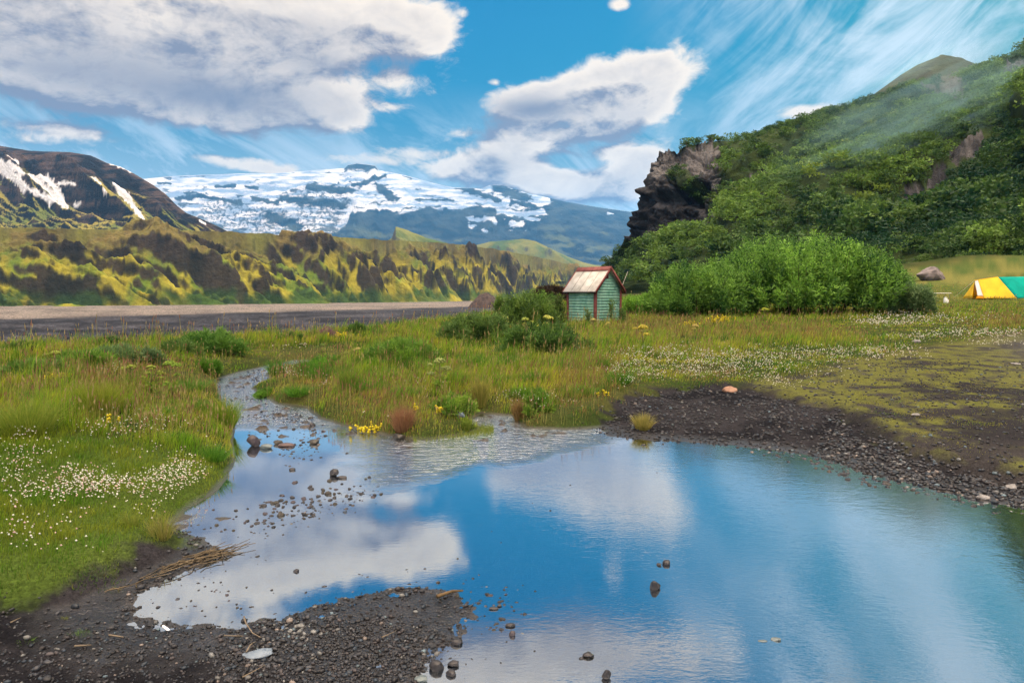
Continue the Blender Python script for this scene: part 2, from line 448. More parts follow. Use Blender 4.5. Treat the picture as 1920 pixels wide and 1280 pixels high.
# --- ground sheet
az = np.concatenate([np.linspace(-pi, -radians(46), 60)[:-1], np.linspace(-radians(46), radians(46), 1150), np.linspace(radians(46), pi, 60)[1:]])
rr = np.concatenate([[0.02, .3, .6, .9, 1.2, 1.5, 1.8], np.exp(np.linspace(math.log(2.0), math.log(45), 560)), np.exp(np.linspace(math.log(46), math.log(9500), 90))])
AZ, RR = np.meshgrid(az, rr)
GX, GY = RR * np.sin(AZ), RR * np.cos(AZ)
GZ = ground_z(GX, GY)
dsP = sdist(POND_W, GX, GY); g1 = sdist(G1, GX, GY); g2 = sdist(G2, GX, GY); mo = sdist(MOSS, GX, GY); eE = sdist(EDGE, GX, GY); lw = sdist(LAWN, GX, GY)
nz = fbm(GX * 2.2, GY * 2.2, 7, 50, .58); nz2 = fbm(GX * .5, GY * .5, 4, 60)
grav = ss(-np.minimum(g1, g2) + nz * .5, -.05, .12)
grass_soil = lerp((.022, .034, .008), (.045, .048, .014), ss(nz2, -.3, .3))
gcol = grass_soil
cn_ = fbm(GX * .9, GY * .35, 5, 52) + .5 * fbm(GX * .2, GY * .15, 3, 53)
gcol = lerp(gcol, lerp((.045, .075, .016), (.135, .130, .036), ss(cn_, -.35, .4)), ss(-sdist(CAMPG, GX, GY), -3, 2) * .9)
gcol = lerp(gcol, (.045, .075, .012), ss(-lw, -.3, .3) * .8)
# moss and thin turf over dark gravel on the right
mossc = lerp(lerp((.018, .017, .019), (.034, .031, .031), ss(nz2, -.3, .4)), (.080, .085, .022), ss(nz * 1.3 + nz2 * .7 + .35 * ss(GY, 5, 10), .02, .62))
gcol = lerp(gcol, mossc, ss(-mo, -.3, .3))
mud = lerp((.007, .007, .009), (.021, .020, .023), ss(nz + nz2 * .6, -.3, .35))
gcol = lerp(gcol, mud, grav)
trk = np.exp(-((GX - 9.2 - .55 * (GY - 9.5)) / 1.3) ** 2) * ss(GY, 6, 9) * (1 - ss(GY, 15, 19))
gcol = lerp(gcol, (.070, .068, .070), np.clip(trk * 1.1 + trk * nz * 1.2, 0, 1) * .8)
gcol = lerp(gcol, (.05, .042, .034), ss(-dsP, -.06, .05))           # pond bed
gcol = lerp(gcol, (.075, .058, .035), ss(-dsP, 0.05, .4) * ss(nz, .05, .3) * .8)
# river plain
bands = fbm(GX / 60 + .4 * nz2, GY / 9, 5, 70)
pl = lerp((.010, .011, .014), (.034, .034, .040), ss(bands, -.25, .35))
far_t = ss(GY - (330 + 1.7 * np.clip(GX + 247, -150, 500)) + 40 * fbm(GX / 90, GY / 40, 4, 9), -30, 30)
pl = lerp(pl, lerp((.115, .10, .088), (.075, .066, .060), ss(fbm(GX / 70, GY / 14, 4, 75), -.1, .3)), far_t)
ch = np.exp(-((fbm(GX / 140, GY / 55, 3, 88) - .02) / .012) ** 2) * (1 - far_t)
gcol = lerp(gcol, pl, ss(eE + 2 * nz2, 3, 8))
slope_g = ss(eE, 0, 5) * (1 - ss(eE, 6, 12))
gcol = lerp(gcol, (.06, .075, .02), slope_g * .7)


def mat_ground():
    m, t = mat_new('ground_mix')
    a = t.node('ShaderNodeVertexColor'); a.layer_name = 'col'
    tc = t.node('ShaderNodeTexCoord'); P = tc.outputs['Object']
    n1 = t.noise(P, 38.0, 6.0, .65); n2 = t.noise(P, 9.0, 6.0, .6)
    vo = t.node('ShaderNodeTexVoronoi'); vo.inputs['Scale'].default_value = 70.0; t.l.new(P, vo.inputs['Vector'])
    v2 = t.node('ShaderNodeTexVoronoi'); v2.inputs['Scale'].default_value = 1.3; t.l.new(P, v2.inputs['Vector'])
    f = t.mix(n1, (.5,) * 3 + (1,), (1.5,) * 3 + (1,))
    c = t.mix(1.0, a.outputs[0], f, 'MULTIPLY')
    c = t.mix(1.0, c, t.mix(n2, (.7,) * 3 + (1,), (1.3,) * 3 + (1,)), 'MULTIPLY')
    bw = t.node('ShaderNodeRGBToBW'); t.l.new(vo.outputs['Color'], bw.inputs[0])
    c = t.mix(1.0, c, t.mix(bw.outputs[0], (.62,) * 3 + (1,), (1.45,) * 3 + (1,)), 'MULTIPLY')
    # river plain: boulders seen as coarse speckle
    bw2 = t.node('ShaderNodeRGBToBW'); t.l.new(v2.outputs['Color'], bw2.inputs[0])
    sp = t.node('ShaderNodeSeparateXYZ'); t.l.new(P, sp.inputs[0])
    far = t.sstep(sp.outputs[2], -3.0, -8.0)
    c = t.mix(far, c, t.mix(1.0, c, t.mix(t.sstep(bw2.outputs[0], .45, .8), (.6, .6, .6, 1), (2.6, 2.6, 2.7, 1)), 'MULTIPLY'))
    h = t.m('ADD', t.m('MULTIPLY', vo.outputs['Distance'], -.8), n1)
    # wet near the waterline
    wet = t.m('MULTIPLY', t.sstep(sp.outputs[2], .035, .005), t.sstep(sp.outputs[2], -1.0, -.5))
    rough = t.mix(wet, (.85,) * 3 + (1,), (.32,) * 3 + (1,))
    c = t.mix(t.m('MULTIPLY', wet, .35), c, (.01, .01, .01, 1))
    principled(t, c, rough, t.m('ADD', t.m('MULTIPLY', wet, .4), .04), h, .55, .012)
    return m


ground = grid_mesh('ground', GX, GY, GZ, mat_ground(), gcol, flip=True); tag(ground, kind='structure')

# --- water
def mat_water(name, rip=1.0, refl=.50):
    m, t = mat_new(name)
    tc = t.node('ShaderNodeTexCoord'); P = tc.outputs['Object']
    sp = t.node('ShaderNodeSeparateXYZ'); t.l.new(P, sp.inputs[0]); x, y = sp.outputs[0], sp.outputs[1]
    mp = t.node('ShaderNodeMapping'); t.l.new(P, mp.inputs[0]); mp.inputs['Rotation'].default_value = (0, 0, radians(-28)); mp.inputs['Scale'].default_value = (1.0, 2.3, 1.0)
    n1 = t.noise(mp.outputs[0], 7.5, 3.0, .5, .9)
    n2 = t.noise(mp.outputs[0], 26.0, 3.0, .55, .5)
    n3 = t.noise(P, 1.4, 3.0, .5, .3)
    big = t.sstep(n3, .35, .70)
    # fast shallow riffle where the stream enters: y 6.0..9 m, and along the stream
    wob = t.m('MULTIPLY', t.m('SUBTRACT', n3, .5), 1.6)
    f1 = t.m('ADD', t.m('SUBTRACT', y, t.m('MULTIPLY_ADD', x, .90, 6.27)), wob)        # > 0 upstream of the riffle's lower edge
    f2 = t.m('SUBTRACT', x, t.m('MULTIPLY_ADD', y, -.33, .94))                            # > 0 right of the calm patch
    r1 = t.m('MULTIPLY', t.sstep(f1, -.15, .75), t.sstep(t.m('ADD', f2, t.m('MULTIPLY', wob, .5)), -.5, .6))
    r2 = t.sstep(y, 7.9, 8.6)
    rif = t.m('MAXIMUM', r1, r2)
    # right-hand part has more ripples, left bay is calm
    act = t.sstep(t.m('SUBTRACT', x, t.m('MULTIPLY', y, -.12)), -.4, 1.8)
    act = t.m('ADD', t.m('MULTIPLY', act, .50), .08)
    h1 = t.m('MULTIPLY', t.m('MULTIPLY', n1, act), t.m('ADD', t.m('MULTIPLY', big, .8), .25))
    h2 = t.m('MULTIPLY', n2, t.m('MULTIPLY', act, .42))
    mp4 = t.node('ShaderNodeMapping'); t.l.new(P, mp4.inputs[0]); mp4.inputs['Scale'].default_value = (1.0, 1.5, 1.0); mp4.inputs['Rotation'].default_value = (0, 0, radians(20))
    n4 = t.noise(mp4.outputs[0], 8.5, 5.0, .66, .7)
    h3 = t.m('MULTIPLY', n4, t.m('MULTIPLY', t.m('MULTIPLY', rif, t.sstep(n1, .30, .62, .35, 1.0)), 13.0))
    h = t.m('ADD', t.m('ADD', h1, h2), h3)
    b = t.node('ShaderNodeBump'); b.inputs['Strength'].default_value = .5 * rip; b.inputs['Distance'].default_value = .0036; t.put(b.inputs['Height'], h)
    gl = t.node('ShaderNodeBsdfGlossy'); gl.inputs['Roughness'].default_value = .03; gl.inputs['Color'].default_value = (.86, .93, 1, 1); t.l.new(b.outputs[0], gl.inputs['Normal'])
    tr = t.node('ShaderNodeBsdfTransparent'); tr.inputs[0].default_value = (.50, .54, .56, 1)
    fr = t.node('ShaderNodeFresnel'); fr.inputs['IOR'].default_value = 1.45; t.l.new(b.outputs[0], fr.inputs['Normal'])
    fac = t.m('MINIMUM', t.m('ADD', t.m('MULTIPLY', fr.outputs[0], 1.0), t.m('MULTIPLY', t.m('SUBTRACT', 1.0, t.m('MULTIPLY', rif, .12)), refl)), 1.0)
    mx = t.node('ShaderNodeMixShader'); t.put(mx.inputs[0], fac); t.l.new(tr.outputs[0], mx.inputs[1]); t.l.new(gl.outputs[0], mx.inputs[2])
    o = t.node('ShaderNodeOutputMaterial'); t.l.new(mx.outputs[0], o.inputs[0]); return m


WATER_MAT = mat_water('water', 1.0)
wv = [(-9, .0), (16, .0), (16, 9), (2.5, 9), (2.5, 19), (-9, 19)]
wm = mesh_np('water', [(a, b, 0) for a, b in wv], np.array([[0, 1, 2, 3, 4, 5]]), WATER_MAT); tag(wm, kind='structure')

# ------------------------------------------------------------------ mountains
TERR = mat_attr('terrain_rock_grass', rough=.95, spec=.1, var=.55, vscale=.12, bump_scale=.16, bump_s=.9, bump_d=7.0, detail=8.0)
TERR_FAR = mat_attr('terrain_far', rough=.95, spec=.05, var=.25, vscale=.01, bump_scale=.012, bump_s=.6, bump_d=30.0, detail=8.0)


def box_blur(a, k, axis):
    if k < 1: return a
    p = np.concatenate([np.repeat(a.take([0], axis), k, axis), a, np.repeat(a.take([-1], axis), k, axis)], axis)
    c = np.cumsum(p, axis); c = np.concatenate([np.zeros_like(c.take([0], axis)), c], axis)
    n = a.shape[axis]
    return (c.take(range(2 * k + 1, 2 * k + 1 + n), axis) - c.take(range(0, n), axis)) / (2 * k + 1)


def capsule(px, py, x0, y0, x1, y1, w):
    ex, ey = x1 - x0, y1 - y0
    t = np.clip(((px - x0) * ex + (py - y0) * ey) / (ex * ex + ey * ey + 1e-9), 0, 1)
    return np.sqrt((px - x0 - t * ex) ** 2 + (py - y0 - t * ey) ** 2) / w


def mountain(name, xs, ytop, Yb, Yt, zb, ncol, nrow, prof, lam, amp, seed, colf, mat, fine=0.0, skew=0.0, back=.35, smooth_top=0, tip=0.0, vl=1.6, oc=5, carve=False, up=.30, rim=.93, crisp=0.0):
    """a ridge: columns run over xs (photo columns), rows from its foot (Yb) to its crest (Yt) and down the back"""
    px = np.linspace(xs[0], xs[-1], ncol)
    yt = np.interp(px, xs, ytop); yb = np.interp(px, xs, Yb); yT = np.interp(px, xs, Yt)
    if smooth_top: yt = yt + smooth_top * (fbm(px / 38, px * 0 + seed, 4, seed) + .6 * ridged(px / 90, px * 0 + 3, 2, seed + 1) - .3)
    u, w = ray(px, yt); zt = CH + w * yT
    q = np.concatenate([np.linspace(-.12, 1.0, nrow), 1 + back * np.linspace(0, 1, 12)[1:] ** 1.3])
    Q, U = np.meshgrid(q, u); Q = Q.T; U = U.T
    YB, YT, ZT = np.broadcast_to(yb, Q.shape), np.broadcast_to(yT, Q.shape), np.broadcast_to(zt, Q.shape)
    Y = YB + (YT - YB) * Q; X = U * Y
    bx = u * yb; s = np.concatenate([[0], np.cumsum(np.hypot(np.diff(bx), np.diff(yb)))])
    S = np.broadcast_to(s, Q.shape)
    D = np.median(np.hypot(yT - yb, (yT - yb) * u))
    Sk = S + skew * Q * D
    sp = ridged(Sk / lam, Q * D / (lam * vl), oc, seed, .52)
    sp2 = fbm(Sk / (lam * .23), Q * D / (lam * .4), 4, seed + 9)
    win = ss(Q, -.12, .2) * (1 - ss(Q, .93, 1.0) * (1 - tip))
    if carve:
        sp3 = ridged(Sk / (lam * .36) + .25 * sp2, Q * D / (lam * (2.4 if crisp else .9)), 4, seed + 3, .5)
        gul = 1 - np.clip(.62 * sp + .38 * sp3, -1, 1)
        wq = ss(Q, -.06, .30) * (1 - ss(Q, .80, 1.0) * rim)
        h = np.interp(Q + fine * sp2 * win, prof[0], prof[1]) - amp * gul * wq + amp * up * wq
        if crisp:
            sp4 = ridged(Sk / (lam * .15) + .4 * sp2, Q * D / (lam * .8), 4, seed + 4, .55)
            h = h + crisp * (.075 * (sp4 - .45) * wq + .05 * fbm(X / 9, Y / 9, 3, seed + 5) * wq)
        led = fbm(Sk / (lam * .5), h * 3.0, 4, seed + 6)
        h = h + fine * .3 * fbm(X / 14, Y / 14, 4, seed + 8) * wq
    else:
        h = np.interp(Q + amp * (sp - .35) * win + fine * sp2 * win, prof[0], prof[1])
    zbb = zb if np.ndim(zb) == 0 else np.broadcast_to(np.interp(px, xs, zb), Q.shape)
    Z = zbb + (ZT - zbb) * h
    Z = np.where(Q > 1, ZT - (ZT - zbb) * .8 * (np.maximum(Q - 1, 0) / back) ** 1.3, Z)
    Z = np.where(Q < 0, np.minimum(Z, zbb + (ZT - zbb) * Q * .5), Z)
    N = grid_normals(X, Y, Z)
    PX, PY = topx(X, Y, Z)
    if carve: PX, PY = [box_blur(box_blur(box_blur(v, 9, 0), 9, 1), 9, 1) for v in (PX, PY)]
    col = colf(X, Y, Z, N, Q, PX, PY, sp, (Z - zbb) / (ZT - zbb + 1e-6))
    o = grid_mesh(name, X, Y, Z, mat, np.clip(col, 0, 1)); tag(o, kind='structure'); return o, (X, Y, Z, N, Q)


# the long green cliffs across the river
def col_cliffs(X, Y, Z, N, Q, PX, PY, sp, H):
    nz = box_blur(box_blur(N[:, :, 2], 2, 0), 2, 1); n = fbm(X / 25, Y / 25, 5, 7); n2 = fbm(X / 90, Y / 90, 4, 5)
    g = lerp((.31, .28, .030), (.12, .19, .020), ss(n + n2, -.3, .4))
    g = lerp(g, lerp((.075, .058, .032), (.115, .125, .026), ss(n + n2, -.2, .2)), ss(H + .25 * n2, .45, .8) * .8)
    g = lerp(g, (.22, .16, .06), ss(n2 + H - .5, .1, .6) * .6)
    rock = lerp((.014, .013, .013), (.055, .040, .030), ss(n, -.3, .35))
    c = lerp(g, rock, ss(.44 - nz + n * .18, -.05, .12) * .95)
    c = lerp(c, (.035, .075, .018), ss(.20 - H + .12 * n, 0, .08) * ss(n2 + .15, -.1, .1) * .8)
    c = lerp(c, lerp((.085, .075, .028), (.12, .13, .030), ss(n2, -.2, .2)), ss(Q, .97, 1.03))
    return c


X4 = [-500, 0, 150, 290, 420, 500, 600, 700, 800, 870, 920, 960, 1000, 1050, 1090, 1130, 1200]
T4 = [415, 424, 428, 430, 432, 436, 441, 446, 452, 459, 466, 470, 479, 489, 497, 508, 525]
B4 = [640, 650, 690, 740, 790, 830, 900, 1000, 1130, 1250, 1350, 1450, 1560, 1700, 1820, 1950, 2200]
P4 = ([-1, 0, .2, .45, .55, .66, .85, 1, 9], [-.4, 0, .16, .40, .54, .72, .93, 1, 1])
cl, _ = mountain('cliff_hills', X4, T4, B4, [b + 90 + .11 * b for b in B4], -10.3, 1500, 300, P4, 200, 1.65, 107, col_cliffs, TERR, fine=.06, skew=.95, oc=6, vl=3.2, carve=True, up=.30, smooth_top=5, rim=.45, crisp=1.0)


# upper left mountain with snow gullies
SN5 = [(0, 312, 20, 330, 7), (20, 330, 45, 352, 5), (45, 352, 110, 385, 3), (110, 385, 142, 398, 2), (20, 322, 60, 332, 6), (60, 332, 85, 352, 6), (85, 352, 118, 382, 6), (72, 333, 95, 340, 7), (95, 340, 112, 362, 5), (112, 362, 125, 384, 3.5),
       (110, 345, 138, 342, 3.5), (172, 343, 188, 356, 3), (195, 370, 200, 375, 2), (216, 350, 235, 368, 4), (235, 368, 250, 388, 6), (250, 388, 268, 412, 4), (208, 307, 255, 326, 3), (18, 300, 32, 304, 4), (140, 378, 150, 380, 2), (375, 415, 385, 422, 2)]


def col_snowy(X, Y, Z, N, Q, PX, PY, sp, H):
    nz = N[:, :, 2]; n = fbm(X / 60, Y / 60, 5, 17); n2 = fbm(X / 200, Y / 200, 4, 15)
    g = lerp((.26, .23, .05), (.12, .15, .03), ss(n + n2, -.3, .4))
    strat = fbm(X / 260, Z / 9, 4, 91); rock = lerp((.010, .010, .012), (.075, .052, .042), ss(n + sp - .5 + .9 * strat, -.25, .45))
    c = lerp(g, rock, np.clip(ss(H + .15 * n2 + .06 * n, .60, .72) + ss(.60 - nz + n * .2, 0, .08), 0, 1))
    wob = 1 + .9 * fbm(PX / 9, PY / 9, 3, 3)
    m = np.zeros_like(PX)
    for s in SN5: m = np.maximum(m, 1 - ss(capsule(PX, PY, *s) * wob, .8, 1.2))
    return lerp(c, (.66, .67, .71), m * (Q < 1.02))


X5 = [-600, -200, 0, 30, 60, 130, 170, 200, 225, 255, 280, 310, 332, 350, 385, 410, 450, 520]
T5 = [250, 262, 271, 275, 279, 283, 290, 305, 312, 327, 342, 362, 384, 398, 412, 424, 445, 480]
P5 = ([-1, 0, .3, .55, .72, .80, 1, 9], [-.3, 0, .14, .36, .62, .90, 1, 1])
mountain('snow_gully_mountain', X5, T5, [1050] * 18, [2100, 2100, 2100, 2080, 2060, 2000, 1980, 1960, 1950, 1930, 1900, 1860, 1800, 1740, 1650, 1600, 1500, 1400], [95] * 14 + [90, 80, 55, 20], 800, 400, P5, 380, .42, 301, col_snowy, TERR, fine=.05, vl=2.4, carve=True, up=.05, skew=.6, oc=6, tip=.0)


# glacier mountain
SNOWLINE = ([200, 400, 560, 620, 650, 660, 700, 760, 800, 850, 900, 950, 1000, 1040, 1100, 1190, 1300], [440, 440, 445, 440, 420, 397, 393, 400, 388, 396, 384, 392, 392, 378, 384, 394, 405])
DK6 = [(650, 314, 703, 313, 6.5), (662, 349, 700, 337, 5), (700, 337, 722, 329, 3.5), (712, 352, 735, 372, 8), (736, 372, 745, 374, 4), (855, 350, 900, 363, 5), (900, 363, 935, 376, 5), (930, 352, 985, 372, 9), (960, 380, 1000, 386, 5),
       (780, 374, 850, 376, 2), (405, 350, 440, 349, 3.5), (462, 350, 482, 352, 4), (475, 372, 520, 382, 4.5), (505, 405, 560, 424, 10), (340, 330, 395, 328, 2), (295, 343, 320, 344, 2), (345, 362, 370, 363, 2), (580, 352, 660, 358, 7), (1035, 375, 1090, 386, 4),
       (835, 348, 850, 349, 2), (755, 330, 770, 333, 2), (1080, 392, 1190, 402, 4), (330, 372, 380, 368, 4), (380, 368, 450, 380, 4), (530, 372, 640, 385, 8)]
SNX = [(880, 410, 925, 412, 3.5), (925, 412, 930, 418, 3), (935, 396, 975, 402, 6), (975, 402, 1020, 398, 5), (960, 420, 975, 420, 6), (880, 424, 888, 425, 3), (905, 430, 912, 434, 2.5), (985, 408, 1010, 412, 3), (1140, 400, 1150, 401, 1.5)]


def col_glac(X, Y, Z, N, Q, PX, PY, sp, H):
    n = fbm(PX / 40, PY / 12, 5, 27); nf = fbm(PX / 6, PY / 4, 4, 37)
    rock = lerp((.012, .020, .034), (.035, .048, .060), ss(n, -.3, .3))
    rock = lerp(rock, (.10, .12, .06), ss(PY, 410, 450) * ss(n + sp - .5, .1, .5) * .6)
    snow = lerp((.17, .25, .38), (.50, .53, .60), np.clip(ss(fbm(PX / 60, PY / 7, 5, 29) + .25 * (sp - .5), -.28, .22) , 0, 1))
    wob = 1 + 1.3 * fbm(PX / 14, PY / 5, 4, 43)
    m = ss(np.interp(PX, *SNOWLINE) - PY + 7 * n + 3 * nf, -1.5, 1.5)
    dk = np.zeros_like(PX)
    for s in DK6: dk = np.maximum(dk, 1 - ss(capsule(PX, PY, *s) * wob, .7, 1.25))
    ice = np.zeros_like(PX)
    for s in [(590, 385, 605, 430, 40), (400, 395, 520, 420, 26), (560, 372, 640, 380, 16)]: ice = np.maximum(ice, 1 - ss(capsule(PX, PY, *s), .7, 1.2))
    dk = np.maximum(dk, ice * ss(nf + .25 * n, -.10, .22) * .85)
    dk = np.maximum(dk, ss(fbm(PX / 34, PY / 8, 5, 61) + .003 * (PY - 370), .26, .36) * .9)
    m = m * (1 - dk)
    for s in SNX: m = np.maximum(m, 1 - ss(capsule(PX, PY, *s) * wob, .7, 1.2))
    return lerp(rock, snow, m)


X6 = [150, 280, 330, 440, 500, 560, 610, 646, 652, 670, 703, 709, 760, 830, 850, 905, 918, 940, 960, 1000, 1060, 1120, 1190, 1300, 1500]
T6 = [345, 334, 330, 325, 325, 321, 317, 315, 309, 306, 310, 318, 328, 347, 351, 352, 346, 346, 351, 364, 378, 388, 398, 412, 440]
P6 = ([-1, 0, .25, .40, .50, .7, 1, 9], [-.2, 0, .28, .46, .62, .80, 1, 1])
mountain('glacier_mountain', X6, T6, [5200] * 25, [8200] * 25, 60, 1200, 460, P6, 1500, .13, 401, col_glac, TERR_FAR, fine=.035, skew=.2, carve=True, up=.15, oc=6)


# hazy green ridges in front of the glacier
def col_mid(X, Y, Z, N, Q, PX, PY, sp, H):
    n = fbm(X / 180, Y / 180, 5, 47)
    g = lerp((.15, .15, .035), (.06, .095, .028), ss(n, -.3, .3))
    return lerp(g, (.07, .065, .05), ss(.55 - N[:, :, 2] + n * .2, 0, .1))


PM = ([-1, 0, .3, .6, 1, 9], [-.2, 0, .22, .6, 1, 1])
mountain('middle_ridge', [600, 700, 735, 742, 760, 800, 850, 900, 950, 1000, 1060], [500, 470, 445, 424, 430, 446, 458, 470, 480, 495, 515], [1900] * 11, [2400] * 11, 40, 360, 110, PM, 300, .5, 501, col_mid, TERR_FAR, fine=.08, carve=True, skew=.5)
mountain('valley_ridge', [820, 880, 920, 945, 980, 1005, 1030, 1060, 1090, 1120, 1180, 1250], [490, 462, 452, 450, 448, 452, 465, 478, 490, 498, 505, 515], [2900] * 12, [3900] * 12, 20, 400, 120, PM, 420, .55, 601, col_mid, TERR_FAR, fine=.08, carve=True, skew=.6)
mountain('low_ridge', [960, 1030, 1070, 1100, 1140, 1200, 1260], [520, 500, 492, 494, 499, 497, 500], [4300] * 7, [5000] * 7, 0, 240, 80, PM, 620, .5, 651, col_mid, TERR_FAR, fine=.08, carve=True, skew=.5)

# ------------------------------------------------------------------ right hill (control net: columns of (forward distance, photo row))
HILL = [
    (1125, [300, 310, 320, 330, 340, 350, 430], [562, 545, 528, 518, 513, 511, 530]),
    (1150, [280, 292, 302, 315, 325, 335, 410], [560, 530, 512, 502, 498, 496, 515]),
    (1176, [255, 272, 288, 300, 308, 318, 400], [558, 525, 500, 484, 476, 472, 505]),
    (1200, [232, 252, 270, 283, 288, 298, 380], [557, 518, 485, 462, 452, 450, 520]),
    (1208, [226, 246, 268, 281, 285, 291, 380], [556, 514, 478, 452, 372, 352, 460]),
    (1219, [218, 240, 264, 279, 283, 292, 400], [556, 510, 473, 446, 345, 292, 400]),
    (1235, [203, 230, 258, 275, 279, 291, 410], [556, 506, 466, 438, 340, 282, 360]),
    (1262, [190, 220, 250, 268, 273, 290, 420], [556, 500, 460, 430, 345, 276, 340]),
    (1300, [175, 208, 242, 262, 268, 290, 420], [556, 494, 452, 418, 335, 268, 320]),
    (1340, [160, 195, 235, 255, 262, 290, 430], [555, 490, 440, 402, 325, 262, 300]),
    (1362, [152, 190, 230, 253, 268, 300, 440], [555, 486, 432, 385, 330, 258, 295]),
    (1400, [140, 180, 220, 258, 286, 320, 450], [555, 480, 420, 360, 305, 250, 290]),
    (1500, [115, 160, 210, 260, 300, 340, 470], [553, 470, 400, 330, 270, 223, 270]),
    (1560, [102, 148, 200, 255, 300, 344, 478], [548, 458, 385, 310, 250, 202, 240]),
    (1620, [92, 140, 195, 250, 300, 345, 480], [540, 450, 370, 290, 230, 181, 220]),
    (1680, [85, 132, 188, 245, 295, 342, 490], [532, 445, 360, 275, 210, 158, 210]),
    (1760, [79, 122, 178, 238, 290, 340, 500], [524, 436, 340, 250, 185, 138, 190]),
    (1830, [74, 118, 172, 235, 290, 340, 500], [520, 430, 330, 240, 170, 121, 170]),
    (1920, [70, 115, 168, 230, 285, 340, 500], [514, 420, 310, 215, 150, 96, 150]),
]
cols = []
for px, Yc, pc in HILL:
    u, w = ray([px] * 7, pc); Yc = np.array(Yc, float)
    cols.append(np.stack([u * Yc, Yc, CH + w * Yc], 1))
for azd, rc, zc in [(41, [84, 130, 190, 260, 330, 400, 560], [3.5, 26, 58, 98, 140, 176, 150]), (46, [80, 130, 190, 260, 330, 400, 560], [4, 32, 70, 118, 168, 205, 170]), (54, [78, 125, 190, 260, 330, 410, 560], [4, 34, 76, 130, 185, 228, 190]),
                    (64, [80, 125, 190, 260, 330, 410, 560], [4, 32, 72, 124, 178, 216, 180]), (78, [90, 140, 200, 270, 330, 400, 560], [4, 30, 66, 110, 150, 180, 140]), (100, [110, 150, 210, 280, 340, 400, 560], [4, 20, 50, 84, 110, 120, 90])]:
    a = radians(azd); rc = np.array(rc, float)
    cols.append(np.stack([rc * sin(a), rc * cos(a), np.array(zc, float)], 1))
NET = np.array(cols)                                   # (columns, 7, 3)
colaz = np.arctan2(NET[:, :, 0].mean(1), NET[:, :, 1].mean(1))
NC, NR = 1000, 320
tt = np.concatenate([np.linspace(0, 5, 290), 5 + np.linspace(0, 1, 31)[1:]])
ca = np.interp(np.concatenate([np.linspace(colaz[0], radians(37.5), 880), np.linspace(radians(37.5), colaz[-1], 121)[1:]]), colaz, np.arange(len(colaz)))
HG = np.empty((len(tt), len(ca), 3))
for k in range(3):
    A = np.stack([np.interp(ca, np.arange(len(colaz)), NET[:, j, k]) for j in range(7)])     # 7 x columns
    HG[:, :, k] = np.stack([np.interp(tt, np.arange(7), A[:, i]) for i in range(len(ca))], 1)
colu = ca
# soften the net except at the cliff
w_c = np.exp(-((ca - np.interp(1270, [h[0] for h in HILL], np.arange(len(HILL)))) / 3.2) ** 4)[None, :, None]
sm = box_blur(box_blur(box_blur(box_blur(HG, 14, 0), 14, 0), 20, 1), 20, 1)
HG = HG * w_c + sm * (1 - w_c)
T2 = np.broadcast_to(tt[:, None], HG.shape[:2]); HAZ = np.arctan2(HG[:, :, 0], HG[:, :, 1])
Nn = grid_normals(HG[:, :, 0], HG[:, :, 1], HG[:, :, 2])
Pn = np.stack([np.gradient(HG, axis=1), np.gradient(HG, axis=0)], 0); Nn = np.cross(Pn[0], Pn[1]); Nn /= np.linalg.norm(Nn, axis=2, keepdims=True) + 1e-9
if Nn[100, 400, 2] < 0: Nn = -Nn
hx, hy, hz = HG[:, :, 0], HG[:, :, 1], HG[:, :, 2]
PXh, PYh = topx(hx, hy, hz)
# large forms: spurs and gullies running down the slope
edgew = ss(T2, 0, .5) * (1 - ss(T2, 4.6, 5.0) * .75)
arc = HAZ * 200
d = 5.5 * fbm(arc / 45 + T2 * .35, T2 * .9, 4, 211) + 3.2 * (ridged(arc / 32 + T2 * .5, T2 * .8, 3, 221) - .4)
# long bright spur and the dark hollow below it
spur = capsule(PXh, PYh, 1395, 430, 1620, 335, 34); spur2 = capsule(PXh, PYh, 1620, 335, 1930, 185, 40)
sp_m = np.exp(-np.minimum(spur, spur2) ** 2)
hol = np.exp(-np.minimum(capsule(PXh, PYh, 1640, 375, 1920, 300, 45), 9) ** 2)
d = d + sp_m * 7 - hol * 6
rockpx = np.zeros_like(PXh)
ROCKS = [(1216, 300, 1206, 430, 32), (1250, 300, 1245, 415, 38), (1300, 300, 1290, 395, 36), (1335, 290, 1325, 360, 22), (1262, 400, 1330, 425, 18), (1400, 338, 1432, 318, 13), (1408, 333, 1412, 350, 10), (1690, 360, 1720, 345, 12), (1740, 335, 1770, 320, 7), (1775, 150, 1800, 215, 26), (1720, 170, 1770, 190, 10), (1890, 150, 1920, 130, 16), (1900, 165, 1930, 150, 14), (1280, 428, 1340, 405, 9), (1800, 350, 1810, 370, 12), (1790, 300, 1840, 280, 10)]
wobr = 1 + .8 * fbm(PXh / 16, PYh / 16, 4, 231)
for r in ROCKS: rockpx = np.maximum(rockpx, 1 - ss(capsule(PXh, PYh, *r) * wobr, .8, 1.1))
green_in = 1 - ss(capsule(PXh, PYh, 1268, 325, 1300, 350, 18) * wobr, .7, 1.1)
rockpx = rockpx * (1 - green_in * .8)
crag = ridged(arc / 9, hz / 30, 4, 241) * 3.6 + fbm(arc / 3.2, hz / 5, 5, 251) * 3.0 + 1.2 * ridged(arc / 1.5, hz / 2.2, 3, 256) - 1.8 + 1.8 * np.round(fbm(arc / 14, hz / 16, 2, 255) * 3)
d = d * edgew + rockpx * (crag - 2.0) * ss(T2, .2, 1)
caves = np.exp(-np.minimum(capsule(PXh, PYh, 1318, 350, 1308, 372, 12), 9) ** 2) + .8 * np.exp(-np.minimum(capsule(PXh, PYh, 1240, 372, 1300, 366, 12), 9) ** 2)
d = d - caves * 7
HP = HG + Nn * d[:, :, None]
HX, HY, HZ = HP[:, :, 0], HP[:, :, 1], HP[:, :, 2]
hn = fbm(HX / 14, HZ / 10, 5, 261)
